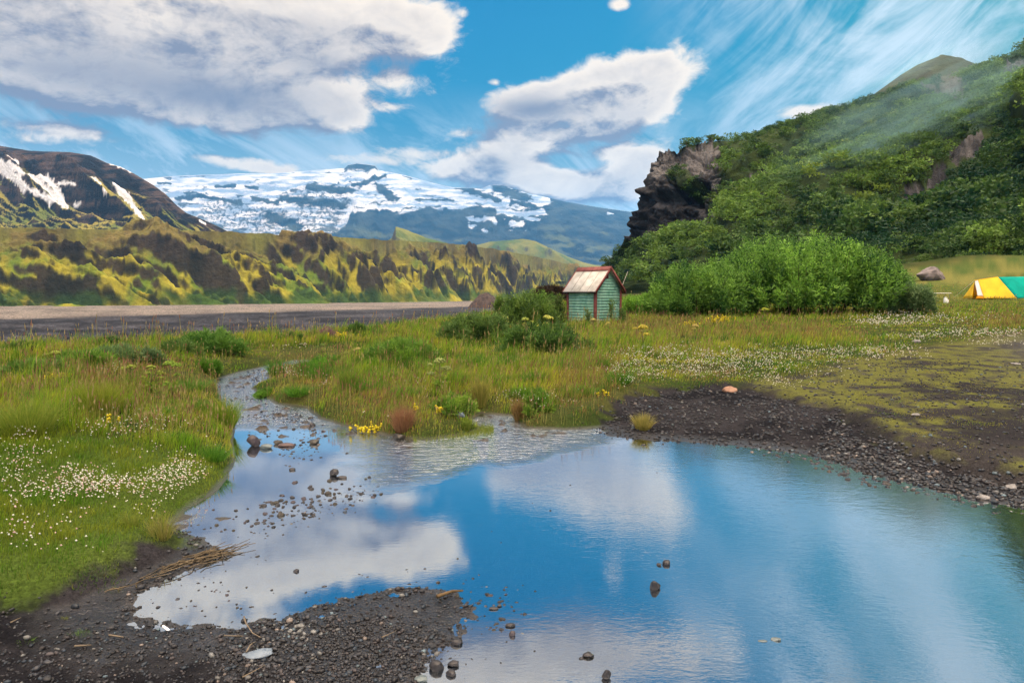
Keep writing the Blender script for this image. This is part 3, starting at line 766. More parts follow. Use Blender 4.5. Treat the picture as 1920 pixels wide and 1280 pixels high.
hsoil = lerp((.016, .030, .010), (.035, .055, .016), ss(hn, -.3, .3))
hrock = lerp((.032, .033, .038), (.125, .120, .122), ss(fbm(arc / 5, hz / 7, 5, 271) + .5 * ss(hz, 40, 62) - .2, -.3, .4))
hcol = lerp(hsoil, hrock, rockpx)
bare = ss(T2 - 4.72 + .3 * hn, -.1, .15) * ss(PXh, 1480, 1600)
hcol = lerp(hcol, (.085, .070, .045), bare * .7)
HILLM = mat_attr('hill_rock_turf', rough=.95, spec=.1, var=.6, vscale=.9, bump_scale=.9, bump_s=1.0, bump_d=1.0, detail=8.0)
hill = grid_mesh('forested_hill', HX, HY, HZ, HILLM, hcol); tag(hill, kind='structure')
rock_mask = rockpx


# bare peak behind the hill
def col_peak(X, Y, Z, N, Q, PX, PY, sp, H):
    n = fbm(X / 30, Y / 30, 5, 57)
    return lerp(lerp((.042, .032, .026), (.030, .028, .022), ss(n, -.3, .3)), (.11, .12, .04), ss(n + H - .6, -.1, .3) * .4)


mountain('bare_peak', [1500, 1600, 1640, 1690, 1720, 1750, 1765, 1782, 1800, 1830, 1860, 1920, 2100], [225, 195, 176, 140, 122, 110, 104, 105, 109, 120, 140, 165, 200], [520] * 13, [680] * 13, 90, 260, 90, ([-1, 0, 1, 9], [-.2, 0, 1, 1]), 200, .12, 701, col_peak, TERR, fine=.03, skew=.2)

# dark rocky knoll at the edge of the river plain
def knoll(name, x, y, z, r, h, seed, mat, **kw):
    a = np.linspace(0, 2 * pi, 73); q = np.linspace(0, 1, 26)
    Qq, Aa = np.meshgrid(q, a); Qq = Qq.T; Aa = Aa.T
    rad = r * (1 - Qq) * (1 + .25 * fbm(np.cos(Aa) * 1.7 + seed, np.sin(Aa) * 1.7, 3, seed)) + 1e-3
    X = rad * np.cos(Aa) * 1.25; Y = rad * np.sin(Aa)
    Z = h * (1 - (1 - Qq) ** 1.7) * (1 + .22 * fbm(X / r * 3, Y / r * 3, 4, seed + 1)) + .05 * h * fbm(X / r * 9, Y / r * 9, 4, seed + 2) - .03 * h
    o = grid_mesh(name, X, Y, Z, mat); o.location = (x, y, z); tag(o, **kw); return o


DARKROCK = mat_simple('dark_rock', (.035, .026, .024), .95, bump_scale=.5, bump_s=.8, bump_d=1.0, vscale=.3, col2=(.085, .06, .05))
u, w = ray(910, 568)
knoll('rock_outcrop', float(u) * 620, 620, -10.3, 13.5, 14, 5, DARKROCK, label='dark conical rock outcrop standing alone where the river plain meets the cliffs', cat='rock outcrop')

# ------------------------------------------------------------------ foliage
def unit(v): return v / (np.linalg.norm(v, axis=-1, keepdims=True) + 1e-9)


def cards(P, D, L, Wd, rnd, fold=0.0):
    """leaf quads (rhombus) at P, long axis D, length L, width Wd; returns verts (N*4,3)"""
    side = unit(np.cross(D, unit(rnd)))
    a = P; b = P + D * L[:, None] * .45 + side * Wd[:, None] * .5; c = P + D * L[:, None]; d_ = P + D * L[:, None] * .45 - side * Wd[:, None] * .5
    return np.stack([a, b, c, d_], 1).reshape(-1, 3)


def qidx(n, k=4): return np.arange(n * k).reshape(n, k)


def tree_cloud(n_leaf, n_clump, size, rg, flat=.8):
    """leaf card offsets for one birch-like crown, unit height about 1"""
    cc = []
    for i in range(n_clump):
        a = rg.uniform(0, 2 * pi); r = .42 * math.sqrt(rg.uniform(0, 1)); h = rg.uniform(.22, .86)
        r *= (1.15 - .75 * abs(h - .42)); cc.append((r * cos(a), r * sin(a), h, rg.uniform(.13, .22)))
    cc = np.array(cc); k = rg.integers(0, n_clump, n_leaf)
    dv = unit(rg.normal(size=(n_leaf, 3))); dv[:, 2] = np.abs(dv[:, 2]) * .9 - .18
    P = cc[k, :3] + dv * (cc[k, 3] * rg.uniform(.55, 1.08, n_leaf))[:, None]
    D = unit(dv + rg.normal(size=(n_leaf, 3)) * .6)
    V = cards(P, D, rg.uniform(.7, 1.3, n_leaf) * size, rg.uniform(.5, .9, n_leaf) * size, rg.normal(size=(n_leaf, 3)))
    tone = rg.uniform(.75, 1.2, n_clump)[k] * rg.uniform(.8, 1.25, n_leaf)
    return V, np.repeat(tone, 4)


LEAFM = mat_attr('birch_leaves', rough=.6, spec=.25, leaf=True)


def forest(name, px_range, dens, near_lod=True, **kw):
    """woodland rooted on the hill surface"""
    V = []; CO = []
    rg = np.random.default_rng(77)
    protoN = [tree_cloud(620, 16, .070, rg) for _ in range(5)]
    protoF = [tree_cloud(210, 12, .125, rg) for _ in range(6)]
    # area-weighted picks over the hill grid
    a = np.cross(np.diff(HP, axis=0)[:, :-1], np.diff(HP, axis=1)[:-1]); area = np.linalg.norm(a, axis=2)
    okm = (PXh[:-1, :-1] > px_range[0]) & (PXh[:-1, :-1] < px_range[1]) & (T2[:-1, :-1] < 5.25) & (T2[:-1, :-1] > .02) & (HY[:-1, :-1] > 40)
    rk = rock_mask[:-1, :-1]; br = bare[:-1, :-1] if bare.shape == T2.shape else 0
    steep = np.abs(np.cross(unit(np.diff(HP, axis=0)[:, :-1]), unit(np.diff(HP, axis=1)[:-1])))[..., 2]
    p = area * okm * (1 - np.clip(rk * 1.05, 0, 1)) * (1 - .93 * np.clip(br, 0, 1)) * np.clip(steep * 1.6 - .25, .02, 1)
    n = int(p.sum() / dens); print('forest trees', n)
    pick = rg.choice(p.size, n, p=(p / p.sum()).ravel())
    ii, jj = np.unravel_index(pick, p.shape)
    base = HP[ii, jj] + (HP[ii + 1, jj] - HP[ii, jj]) * rg.uniform(0, 1, (n, 1)) + (HP[ii, jj + 1] - HP[ii, jj]) * rg.uniform(0, 1, (n, 1))
    ppx, ppy = PXh[ii, jj], PYh[ii, jj]
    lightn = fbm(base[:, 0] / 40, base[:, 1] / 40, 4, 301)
    lit_band = np.exp(-np.minimum(capsule(ppx, ppy, 1380, 425, 1600, 345, 36), capsule(ppx, ppy, 1600, 345, 1940, 190, 44)) ** 2)  # light caught by the spur, painted as lighter leaf colour
    dark = ss(ppy - np.interp(ppx, [1100, 1380, 1600, 1920], [700, 470, 380, 260]), 0, 40)  # leaf colour darkened below the lit spur
    for i in range(n):
        b = base[i]; r = math.hypot(b[0], b[1]); h = (2.8 + 4.6 * rg.uniform() ** 1.8) * (1 + .5 * lightn[i]) * (1 - .35 * ss(T2[ii[i], jj[i]], 3.6, 5)) * (.8 if r < 110 else 1)
        if r < 75 and b[2] < 3: continue
        pr = protoN if r < 135 else protoF
        v, tn = pr[rg.integers(0, len(pr))]
        q = rg.uniform(0, 2 * pi); c_, s_ = cos(q), sin(q)
        wx = h * rg.uniform(.85, 1.3)
        vv = np.empty_like(v); vv[:, 0] = (v[:, 0] * c_ - v[:, 1] * s_) * wx; vv[:, 1] = (v[:, 0] * s_ + v[:, 1] * c_) * wx; vv[:, 2] = v[:, 2] * h - .25 * h
        V.append(vv + b)
        t = np.clip(.42 + 1.1 * lightn[i] + .5 * lit_band[i] - .35 * dark[i] + rg.normal() * .22, 0, 1)
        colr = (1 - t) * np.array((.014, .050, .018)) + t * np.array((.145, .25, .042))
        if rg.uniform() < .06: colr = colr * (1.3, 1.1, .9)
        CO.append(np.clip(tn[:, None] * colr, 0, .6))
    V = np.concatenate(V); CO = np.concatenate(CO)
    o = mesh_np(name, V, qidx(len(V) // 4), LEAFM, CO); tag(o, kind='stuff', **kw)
    return o


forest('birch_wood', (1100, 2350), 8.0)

# ------------------------------------------------------------------ shoots: willows, shrubs, herbs
def shoots(n, rx, ry, h, rg, leaf, lw, per, c1, c2, spread=.5, tip=.35, low=.12, jag=.22, curve=.5, lobes=None):
    """upright leafy shoots filling a dome; returns leaf verts/colours and stem polylines (local coordinates)"""
    V = []; CO = []; ST = []
    for i in range(n):
        if i % 9 == 0:
            ka = rg.uniform(0, 2 * pi); kr = math.sqrt(rg.uniform(0, 1)); kt = rg.uniform(.78, 1.12); kc = rg.normal() * .28
        bx = kr * cos(ka) + rg.normal() * .09; by = kr * sin(ka) + rg.normal() * .09
        rr_ = min(1.0, math.hypot(bx, by))
        top = h * (math.sqrt(max(0.0, 1 - rr_ ** 2.4)) * (1 - low) + low) * (1 - jag * rg.uniform(0, 1)) * kt
        if lobes is not None: top *= lobes(bx * rx)
        p0 = np.array((bx * rx * (1 - spread * .5), by * ry * (1 - spread * .5), 0))
        p2 = np.array((bx * rx, by * ry, top)) + rg.normal(size=3) * (.05, .05, .03) * min(h, 1)
        p1 = (p0 + p2) / 2 + np.array((bx * rx, by * ry, 0)) * .12 * curve + (0, 0, .08 * top)
        t = rg.uniform(.12, 1, per) ** .75; t[-3:] = (.96, .985, 1.0)
        P = ((1 - t) ** 2)[:, None] * p0 + (2 * t * (1 - t))[:, None] * p1 + (t * t)[:, None] * p2
        T = unit(2 * (1 - t)[:, None] * (p1 - p0) + 2 * t[:, None] * (p2 - p1))
        out = unit(rg.normal(size=(per, 3))); P = P + out * (leaf * .9 * rg.uniform(0, 1, per))[:, None]
        D = unit(T * rg.uniform(.3, 1.1, per)[:, None] + out * .9)
        L = leaf * rg.uniform(.6, 1.25, per) * (1 - .4 * (t > .93)); 
        V.append(cards(P, D, L, L * lw, rg.normal(size=(per, 3))))
        m = np.clip(.36 + kc + rg.normal() * .12 + tip * (t - .5) + rg.normal(size=per) * .15, 0, 1)
        col = np.array(c1) * (1 - m[:, None]) + np.array(c2) * m[:, None]
        CO.append(np.repeat(col, 4, 0)); ST.append((p0, p1, p2))
    return np.concatenate(V), np.concatenate(CO), ST


SHRUBM = mat_attr('shrub_leaves', rough=.55, spec=.3, leaf=True)
STEMM = mat_simple('shrub_stem', (.06, .045, .025), .9)


def shrub(name, x, y, rx, ry, h, n, leaf, per, c1, c2, label, cat, group=None, lw=.3, seed=0, rz=0.0, z=None, stems=True, **kw):
    rg = np.random.default_rng(1000 + seed)
    z = float(ground_z(np.array([x]), np.array([y]), False)[0]) - .03 if z is None else z
    root = empty(name, (x, y, z), rz, label=label, cat=cat, group=group)
    v, c, st = shoots(n, rx, ry, h, rg, leaf, lw, per, c1, c2, **kw)
    mesh_np('foliage', v, qidx(len(v) // 4), SHRUBM, c, parent=root)
    if stems:
        mb = MB(); rad = max(.004, h * .006)
        for (p0, p1, p2) in st[:: max(1, len(st) // 60)]:
            if len(st) < 80: mb.tube([(0, 0, 0), p0 * (1, 1, 0) + (0, 0, .01)], [rad * .6, rad * .6], 4, False)
            mb.tube([p0, .25 * p0 + .5 * p1 + .25 * p2, p2], [rad, rad * .7, rad * .25], 4, False)
        mb.build('stem', STEMM, root)
    return root


def at(px, py):
    x, y, z = to_ground(np.array([float(px)]), np.array([float(py)])); return float(x[0]), float(y[0])


def wx(px, Y): return (px - CX) / F * Y

G_W1, G_W2 = (.022, .085, .016), (.23, .44, .060)
Yb = 31.0
shrub('willow_bush', wx(1500, Yb) , Yb, 4.85, 3.0, 3.5, 2300, .17, 62, G_W1, G_W2, 'largest willow bush, a broad green dome in the meadow between shed and tent', 'bush', seed=1, lw=.34, low=.42, lobes=lambda x: 1 - .16 * math.exp(-((x + 3.9) / .9) ** 2) + .03 * sin(x * 2.3) - .13 * (x > 3.9))
shrub('willow_bush', wx(1318, 30.0), 30.0, 2.35, 2.2, 2.55, 950, .16, 55, G_W1, (.20, .38, .055), 'bright green willow bush joined to the shed side of the largest willow bush', 'bush', seed=2, lw=.34, low=.35)
shrub('willow_bush', wx(1222, 31), 31.0, 1.5, 1.2, 1.05, 380, .13, 45, (.07, .20, .025), (.22, .42, .05), 'low light green willow bush just beside the shed gable', 'bush', seed=3, low=.35)
shrub('willow_bush', wx(1712, 28.5), 28.5, .85, .9, 1.35, 230, .13, 55, (.06, .12, .04), (.20, .30, .12), 'small grey-green willow bush at the tent end of the largest willow bush', 'bush', seed=4, low=.25)
TALL = shrub('sapling', wx(1452, 32), 31.0, .45, .45, 3.95, 34, .17, 60, G_W1, G_W2, 'tall slender sapling standing up above the top of the largest willow bush', 'sapling', seed=5, low=.7)

# low willows and herbs over the meadow: (px, foot row, half width px, height px, c1, c2, label)
DG1, DG2 = (.035, .085, .018), (.10, .20, .035)
LG1, LG2 = (.07, .16, .02), (.19, .34, .04)
GG1, GG2 = (.07, .13, .05), (.16, .26, .09)
LOW = [
    (1022, 664, 92, 52, DG1, DG2, 'dark green low willow shrub in the meadow in front of the shed', 300, .11),
    (905, 640, 78, 50, (.05, .11, .025), (.15, .25, .05), 'rounded mid-green shrub left of the dark shrub before the shed', 260, .11),
    (985, 622, 62, 72, (.05, .11, .025), (.15, .25, .04), 'tall feathery shrub behind the dark shrub before the shed', 240, .12),
    (1045, 618, 26, 66, (.05, .10, .02), (.15, .22, .04), 'upright leafy willow stems touching the shed side wall', 60, .11),
    (960, 592, 34, 44, (.06, .13, .02), (.17, .28, .04), 'green shrub at the terrace edge beside the dark mound', 110, .12),
    (1020, 588, 34, 40, (.06, .14, .02), (.16, .30, .04), 'green shrub in front of the dark brown mound', 110, .12),
    (755, 680, 72, 44, LG1, LG2, 'fresh green low willow patch in the middle of the meadow', 280, .09),
    (868, 638, 42, 30, LG1, LG2, 'light green narrow willow patch behind the meadow', 140, .09),
    (815, 608, 20, 20, (.06, .17, .03), (.16, .34, .05), 'small bright green shrub alone at the terrace edge', 80, .10),
    (690, 622, 46, 24, (.05, .15, .02), (.15, .32, .04), 'bright green shrub row at the terrace edge above the river gravel', 160, .10),
    (665, 627, 24, 20, DG1, DG2, 'darker green shrub at the gravel end of the terrace shrub row', 70, .10),
    (398, 663, 62, 44, (.05, .14, .02), (.14, .28, .04), 'dense green willow mound on the far bank left of the stream', 240, .09),
    (340, 668, 34, 30, (.06, .13, .03), (.14, .24, .05), 'green willow mound beside the dense mound on the far bank', 110, .09),
    (235, 684, 70, 36, GG1, GG2, 'blue-green leafy willow patch along the far bank', 240, .08),
    (160, 688, 56, 32, LG1, LG2, 'bright green leafy patch next to the blue-green willow patch', 180, .08),
    (40, 664, 26, 22, DG1, (.10, .17, .03), 'small dark shrub on the skyline of the far bank near the river gravel', 80, .08),
    (215, 655, 40, 22, DG1, (.12, .2, .03), 'dark low shrub at the bank edge against the river gravel', 100, .08),
    (65, 708, 60, 34, LG1, (.17, .27, .06), 'pale green leafy clump in the long grass of the left bank', 150, .07),
    (545, 640, 24, 16, DG1, DG2, 'small dark green shrub beyond the head of the stream', 60, .08),
    (612, 697, 34, 24, (.06, .17, .015), (.16, .33, .03), 'bright green sedge clump on the right bank at the head of the stream', 120, .08),
    (392, 700, 26, 24, (.05, .14, .01), (.15, .28, .03), 'green sedge clump leaning over the left bank of the stream', 110, .08),
    (500, 738, 14, 9, (.04, .12, .01), (.12, .25, .03), 'small green tussock in the stream bend', 60, .05),
    (850, 778, 52, 40, (.07, .17, .015), (.20, .32, .03), 'green clump of tall herbs at the pond edge behind the blue-grey stone', 90, .05),
    (1010, 766, 40, 34, (.06, .15, .015), (.18, .30, .03), 'dark green daisy clump at the pond edge', 130, .05),
    (1150, 606, 22, 46, (.04, .10, .02), (.13, .22, .05), 'wispy dark willow stems in front of the shed gable', 22, .09),
    (1098, 612, 14, 34, (.05, .10, .02), (.14, .22, .05), 'short willow sprig in front of the shed corner post', 14, .08),
    (1245, 592, 36, 16, LG1, LG2, 'low green sprigs below the bright willow bush', 60, .09),
]
for k, (px, py, hw, hp, c1, c2, lab, n, leaf) in enumerate(LOW):
    x, y = at(px, py); s_ = y / F
    shrub('low_shrub', x, y, hw * s_, max(hw * s_ * .6, .3), hp * s_ * 1.12, n, leaf, 40, c1, c2, lab, 'shrub', 'low shrubs scattered over the meadow', lw=.28, seed=20 + k, low=.3, jag=.3)

# ------------------------------------------------------------------ grass
def in_ell(px, py, e): return ((px - e[0]) / e[2]) ** 2 + ((py - e[1]) / e[3]) ** 2


def grass():
    rg = np.random.default_rng(3)
    N = 620000
    r = np.exp(rg.uniform(math.log(2.4), math.log(62), N)); a = rg.uniform(-radians(44), radians(44), N)
    x, y = r * np.sin(a), r * np.cos(a)
    ds = sdist(POND_W, x, y); g1 = sdist(G1, x, y); g2 = sdist(G2, x, y); mo = sdist(MOSS, x, y); e = sdist(EDGE, x, y); lw = sdist(LAWN, x, y); cp = sdist(CAMPG, x, y)
    n1 = fbm(x * .9, y * .9, 4, 401); n2 = fbm(x * .35, y * .35, 3, 411); n3 = fbm(x * 3, y * 3, 3, 421)
    gv = -np.minimum(g1, g2) + .35 * n3 + .3 * n1
    keep = (ds > .02 + .05 * n3) & (e < 4.5) & (gv < -.02)
    inm = ss(-mo + .3 * n1, -.25, .25)
    keep &= (rg.uniform(0, 1, N) > inm * np.clip(.62 - n3 * 1.2 - n1 + .3 * np.exp(-((x - 9.2 - .55 * (y - 9.5)) / 1.3) ** 2), .1, .97))
    keep &= (rg.uniform(0, 1, N) > ss(gv, -.35, 0) * .65)
    x, y, n1, n2, n3, inm, lw, cp, ds, e = [v[keep] for v in (x, y, n1, n2, n3, inm, lw, cp, ds, e)]
    n = len(x); z = ground_z(x, y) - .01; r = np.hypot(x, y); px, py = topx(x, y, z)
    tus = ss(fbm(x * 1.9, y * 1.9, 3, 431), -.05, .38); H = .125 + .16 * n1 + .10 * n3 + .08 * n2 + .20 * tus
    H *= .75 + .35 * ss(y, 5, 12)
    lawn = ss(-lw, -.35, .35); H = H * (1 - lawn) + lawn * (.075 + .06 * n1 + .06 * ss(n3, 0, .3))
    H = H * (1 - inm) + inm * (.035 + .02 * n3)
    camp = ss(-cp, -3, 2); H = H * (1 - camp) + camp * .10
    clov = np.zeros(n)
    for el in [(1300, 705, 180, 36), (1500, 672, 160, 22), (1700, 615, 150, 22), (1800, 645, 160, 14), (1430, 745, 120, 24)]: clov = np.maximum(clov, 1 - ss(in_ell(px, py, el), .6, 1.3))
    H = H * (1 - .68 * clov)
    H *= np.interp(px, [1150, 1400, 1700, 1920], [1, .9, .7, .55])
    H = H * (.45 + .55 * ss(ds, .1, 1.6)) * (1 - .6 * ss(y, 10, 12) * (1 - ss(ds, .5, 1.6))); H = np.clip(H, .02, .6) * rg.uniform(.55, 1.2, n)
    W = np.maximum(.0028, r * .00062) * rg.uniform(.7, 1.4, n)
    az_ = rg.uniform(0, 2 * pi, n); lean = rg.uniform(.05, .55, n) ** 1.2
    wind = np.stack([.35 + .25 * n2, -.15 + .2 * n1], 1)
    L = np.stack([np.cos(az_), np.sin(az_)], 1) * lean[:, None] + wind * .5
    near_bank = ss(.35 - ds, 0, .35)[:, None]
    B = np.stack([x, y, z], 1)
    rot = rg.uniform(0, 2 * pi, n); S = np.stack([np.cos(rot), np.sin(rot), np.zeros(n)], 1) * (W / 2)[:, None]
    m = B.copy(); m[:, :2] += L * (H * .35)[:, None]; m[:, 2] += H * .58
    tp = B.copy(); tp[:, :2] += L * (H * 1.0)[:, None]; tp[:, 2] += H * (1 - .25 * lean)
    V = np.stack([B - S, B + S, m + S * .75, m - S * .75, tp], 1).reshape(-1, 3)
    i = np.arange(n)[:, None] * 5
    quads = i + np.array([[0, 1, 2, 3]]); tris = i + np.array([[3, 2, 4]])
    # colours: green, yellow-green, straw, russet seed grass
    g = np.array((.150, .310, .018)); yg = np.array((.36, .42, .030)); st = np.array((.33, .29, .085)); ru = np.array((.24, .125, .055)); dgn = np.array((.060, .170, .014))
    m1 = ss(n1 + rg.normal(size=n) * .18 + .1, -.25, .35)
    c = lerp(g, yg, m1); c = lerp(c, dgn, ss(-n3 * .8 - n2 * 1.0 - n1 * .6 + rg.normal(size=n) * .10, -.06, .26))
    rus = np.zeros(n)
    for el in [(700, 770, 100, 50), (755, 790, 40, 40), (620, 730, 60, 40), (1120, 730, 80, 60), (560, 720, 50, 30), (1250, 620, 120, 20), (1480, 625, 160, 14), (1880, 605, 90, 14), (1000, 800, 60, 30), (260, 720, 180, 34), (90, 930, 120, 40), (1330, 700, 60, 20)]:
        rus = np.maximum(rus, 1 - ss(in_ell(px, py, el), .3, 1.5))
    rr_ = rg.uniform(0, 1, n)
    c = np.where((rr_ < .03 + .34 * rus + .10 * ss(n2, 0, .35))[:, None], ru, c)
    c = np.where((rg.uniform(0, 1, n) < .13 + .12 * rus + .10 * ss(n1, 0, .4))[:, None], st, c)
    c = lerp(c, lerp((.065, .165, .010), (.17, .25, .018), ss(n1 + n3 * .6, -.3, .35)), lawn * .8)
    c = lerp(c, lerp((.13, .16, .02), (.24, .22, .04), ss(n1 + n3 * .5, -.3, .3)), np.clip(inm + camp * .8, 0, 1) * .8)
    c = c * lerp(np.array((1.12, 1.0, 1.05)), np.array((.50, .86, .50)), tus * ss(n1 + rg.normal(size=n) * .1, -.25, .2))
    c = c * rg.uniform(.7, 1.3, (n, 1))
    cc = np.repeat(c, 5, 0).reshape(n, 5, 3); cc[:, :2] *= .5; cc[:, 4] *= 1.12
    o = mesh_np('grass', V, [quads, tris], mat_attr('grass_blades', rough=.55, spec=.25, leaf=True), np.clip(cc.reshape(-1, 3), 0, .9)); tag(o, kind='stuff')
    # seed stalks
    pk = rg.choice(n, int(n * .075)); pk = pk[(lawn[pk] < .3) & (inm[pk] < .3) & (clov[pk] < .6)]
    pk = pk[rg.uniform(0, 1, len(pk)) < .35 + .65 * np.maximum(rus[pk], ss(n2[pk], -.1, .3))]
    k = len(pk); b = B[pk] + rg.normal(size=(k, 3)) * (.03, .03, 0); h = np.maximum(H[pk], .15) * rg.uniform(1.2, 1.75, k); l = L[pk] * .6
    w = np.maximum(.0012, r[pk] * .00028)
    rot = rg.uniform(0, 2 * pi, k); s1 = np.stack([np.cos(rot), np.sin(rot), np.zeros(k)], 1)
    top = b.copy(); top[:, :2] += l * (h * .55)[:, None]; top[:, 2] += h
    D = unit(top - b); hl = (rg.uniform(.05, .11, k) * np.clip(h / .4, .6, 1.4))[:, None]; hw = np.maximum(.006, r[pk] * .0006)[:, None]
    V1 = np.stack([b - s1 * w[:, None], b + s1 * w[:, None], top + s1 * w[:, None] * .6, top - s1 * w[:, None] * .6], 1)
    V2 = np.stack([top - D * hl * .25, top + D * hl * .3 + s1 * hw, top + D * hl, top + D * hl * .3 - s1 * hw], 1)
    V = np.concatenate([V1.reshape(-1, 3), V2.reshape(-1, 3)])
    c1 = np.where((rg.uniform(0, 1, k) < .5)[:, None], np.array((.30, .27, .09)), np.array((.22, .22, .05)))
    hd = np.where((rg.uniform(0, 1, k) < .35 + .5 * rus[pk])[:, None], np.array((.27, .135, .085)), np.array((.38, .29, .13))) * rg.uniform(.7, 1.2, (k, 1))
    o = mesh_np('seed_grass', V, qidx(2 * k), mat_attr('seed_heads', rough=.8, spec=.1, leaf=True), np.concatenate([np.repeat(c1, 4, 0), np.repeat(hd, 4, 0)])); tag(o, kind='stuff')
    print('grass', n, k)


grass()

# ------------------------------------------------------------------ clover and daisies (ground cover nobody could count)
OCT = np.array([(1, 0, 0), (-1, 0, 0), (0, 1, 0), (0, -1, 0), (0, 0, 1), (0, 0, -1)], float)
OCTF = np.array([(0, 2, 4), (2, 1, 4), (1, 3, 4), (3, 0, 4), (2, 0, 5), (1, 2, 5), (3, 1, 5), (0, 3, 5)])


def flowers():
    rg = np.random.default_rng(9)
    E = [(200, 925, 160, 40, 1150), (90, 955, 120, 30, 300), (50, 865, 60, 50, 280), (250, 815, 120, 26, 330), (330, 905, 60, 40, 380), (80, 1030, 130, 28, 190), (300, 960, 50, 20, 90), (200, 700, 90, 14, 60),
         (1290, 706, 150, 34, 1300), (1400, 690, 120, 22, 700), (1520, 678, 110, 16, 600), (1640, 672, 80, 12, 480), (1230, 672, 110, 12, 500), (1420, 742, 90, 18, 420), (1180, 700, 50, 30, 320), (1350, 728, 110, 14, 500),
         (1730, 603, 130, 12, 650), (1650, 612, 60, 8, 300), (1840, 634, 120, 8, 520), (1720, 640, 60, 6, 160), (1860, 655, 80, 6, 120), (1500, 715, 90, 8, 120),
         (540, 705, 35, 8, 110), (620, 725, 40, 16, 60), (790, 725, 60, 14, 60), (960, 760, 70, 16, 110), (700, 792, 28, 6, 60), (560, 655, 30, 4, 40), (1100, 600, 80, 10, 60), (1020, 775, 50, 14, 70)]
    P = []; K = []
    for (cx, cy, rx, ry, n) in E:
        q = rg.normal(size=(n, 2)) * .55
        px, py = cx + q[:, 0] * rx, cy + q[:, 1] * ry
        x, y, z = to_ground(px, py, .25, 8)
        ok = (sdist(POND_W, x, y) > .05) & (np.minimum(sdist(G1, x, y), sdist(G2, x, y)) > .02) & (y < 60)
        cl = fbm(x * 2.2, y * 2.2, 3, 77) > -.05 + .25 * rg.uniform(-1, 1, n)
        ok &= cl
        P.append(np.stack([x, y, ground_z(x, y, False)], 1)[ok]); K.append(np.full(ok.sum(), cx > 1000))
    P = np.concatenate(P); n = len(P); r = np.hypot(P[:, 0], P[:, 1]); K = np.concatenate(K)
    hh = rg.uniform(.07, .15, n); hh[K] = rg.uniform(.10, .22, K.sum())
    s = np.maximum(.0072, r * .00082) * rg.uniform(.55, 1.2, n); s = np.minimum(s, .024)
    cen = P + np.stack([rg.normal(size=n) * .01, rg.normal(size=n) * .01, hh], 1)
    V = (cen[:, None] + OCT[None] * s[:, None, None] * (1, 1, .8)).reshape(-1, 3)
    Fc = (np.arange(n)[:, None, None] * 6 + OCTF[None]).reshape(-1, 3)
    pink = rg.uniform(0, 1, n) < np.where(K, .10, .25)
    c = np.where(pink[:, None], np.array((.62, .42, .40)), np.array((.62, .61, .54))) * rg.uniform(.6, 1.1, (n, 1))
    o = mesh_np('clover_flowers', V, Fc, mat_attr('petals', rough=.7, spec=.2), np.repeat(c, 6, 0)); tag(o, kind='stuff')
    print('flowers', n)


flowers()

# ------------------------------------------------------------------ shed
def gz(x, y): return float(ground_z(np.array([float(x)]), np.array([float(y)]), False)[0])


RED = mat_simple('red_paint', (.10, .022, .022), .65, vscale=6, col2=(.19, .055, .05), bump_scale=40, bump_s=.3, bump_d=.004)
GREEN = mat_simple('green_paint', (.15, .37, .28), .6, vscale=5, col2=(.33, .58, .46), bump_scale=30, bump_s=.25, bump_d=.004)
ROOFM = mat_simple('weathered_white_sheet', (.27, .27, .25), .6, vscale=3.0, col2=(.46, .45, .43), bump_scale=12, bump_s=.2, bump_d=.004)
SEAM = mat_simple('sheet_joint_grey', (.16, .15, .14), .7)
DARKM = mat_simple('dark_opening', (.012, .01, .01), .9)


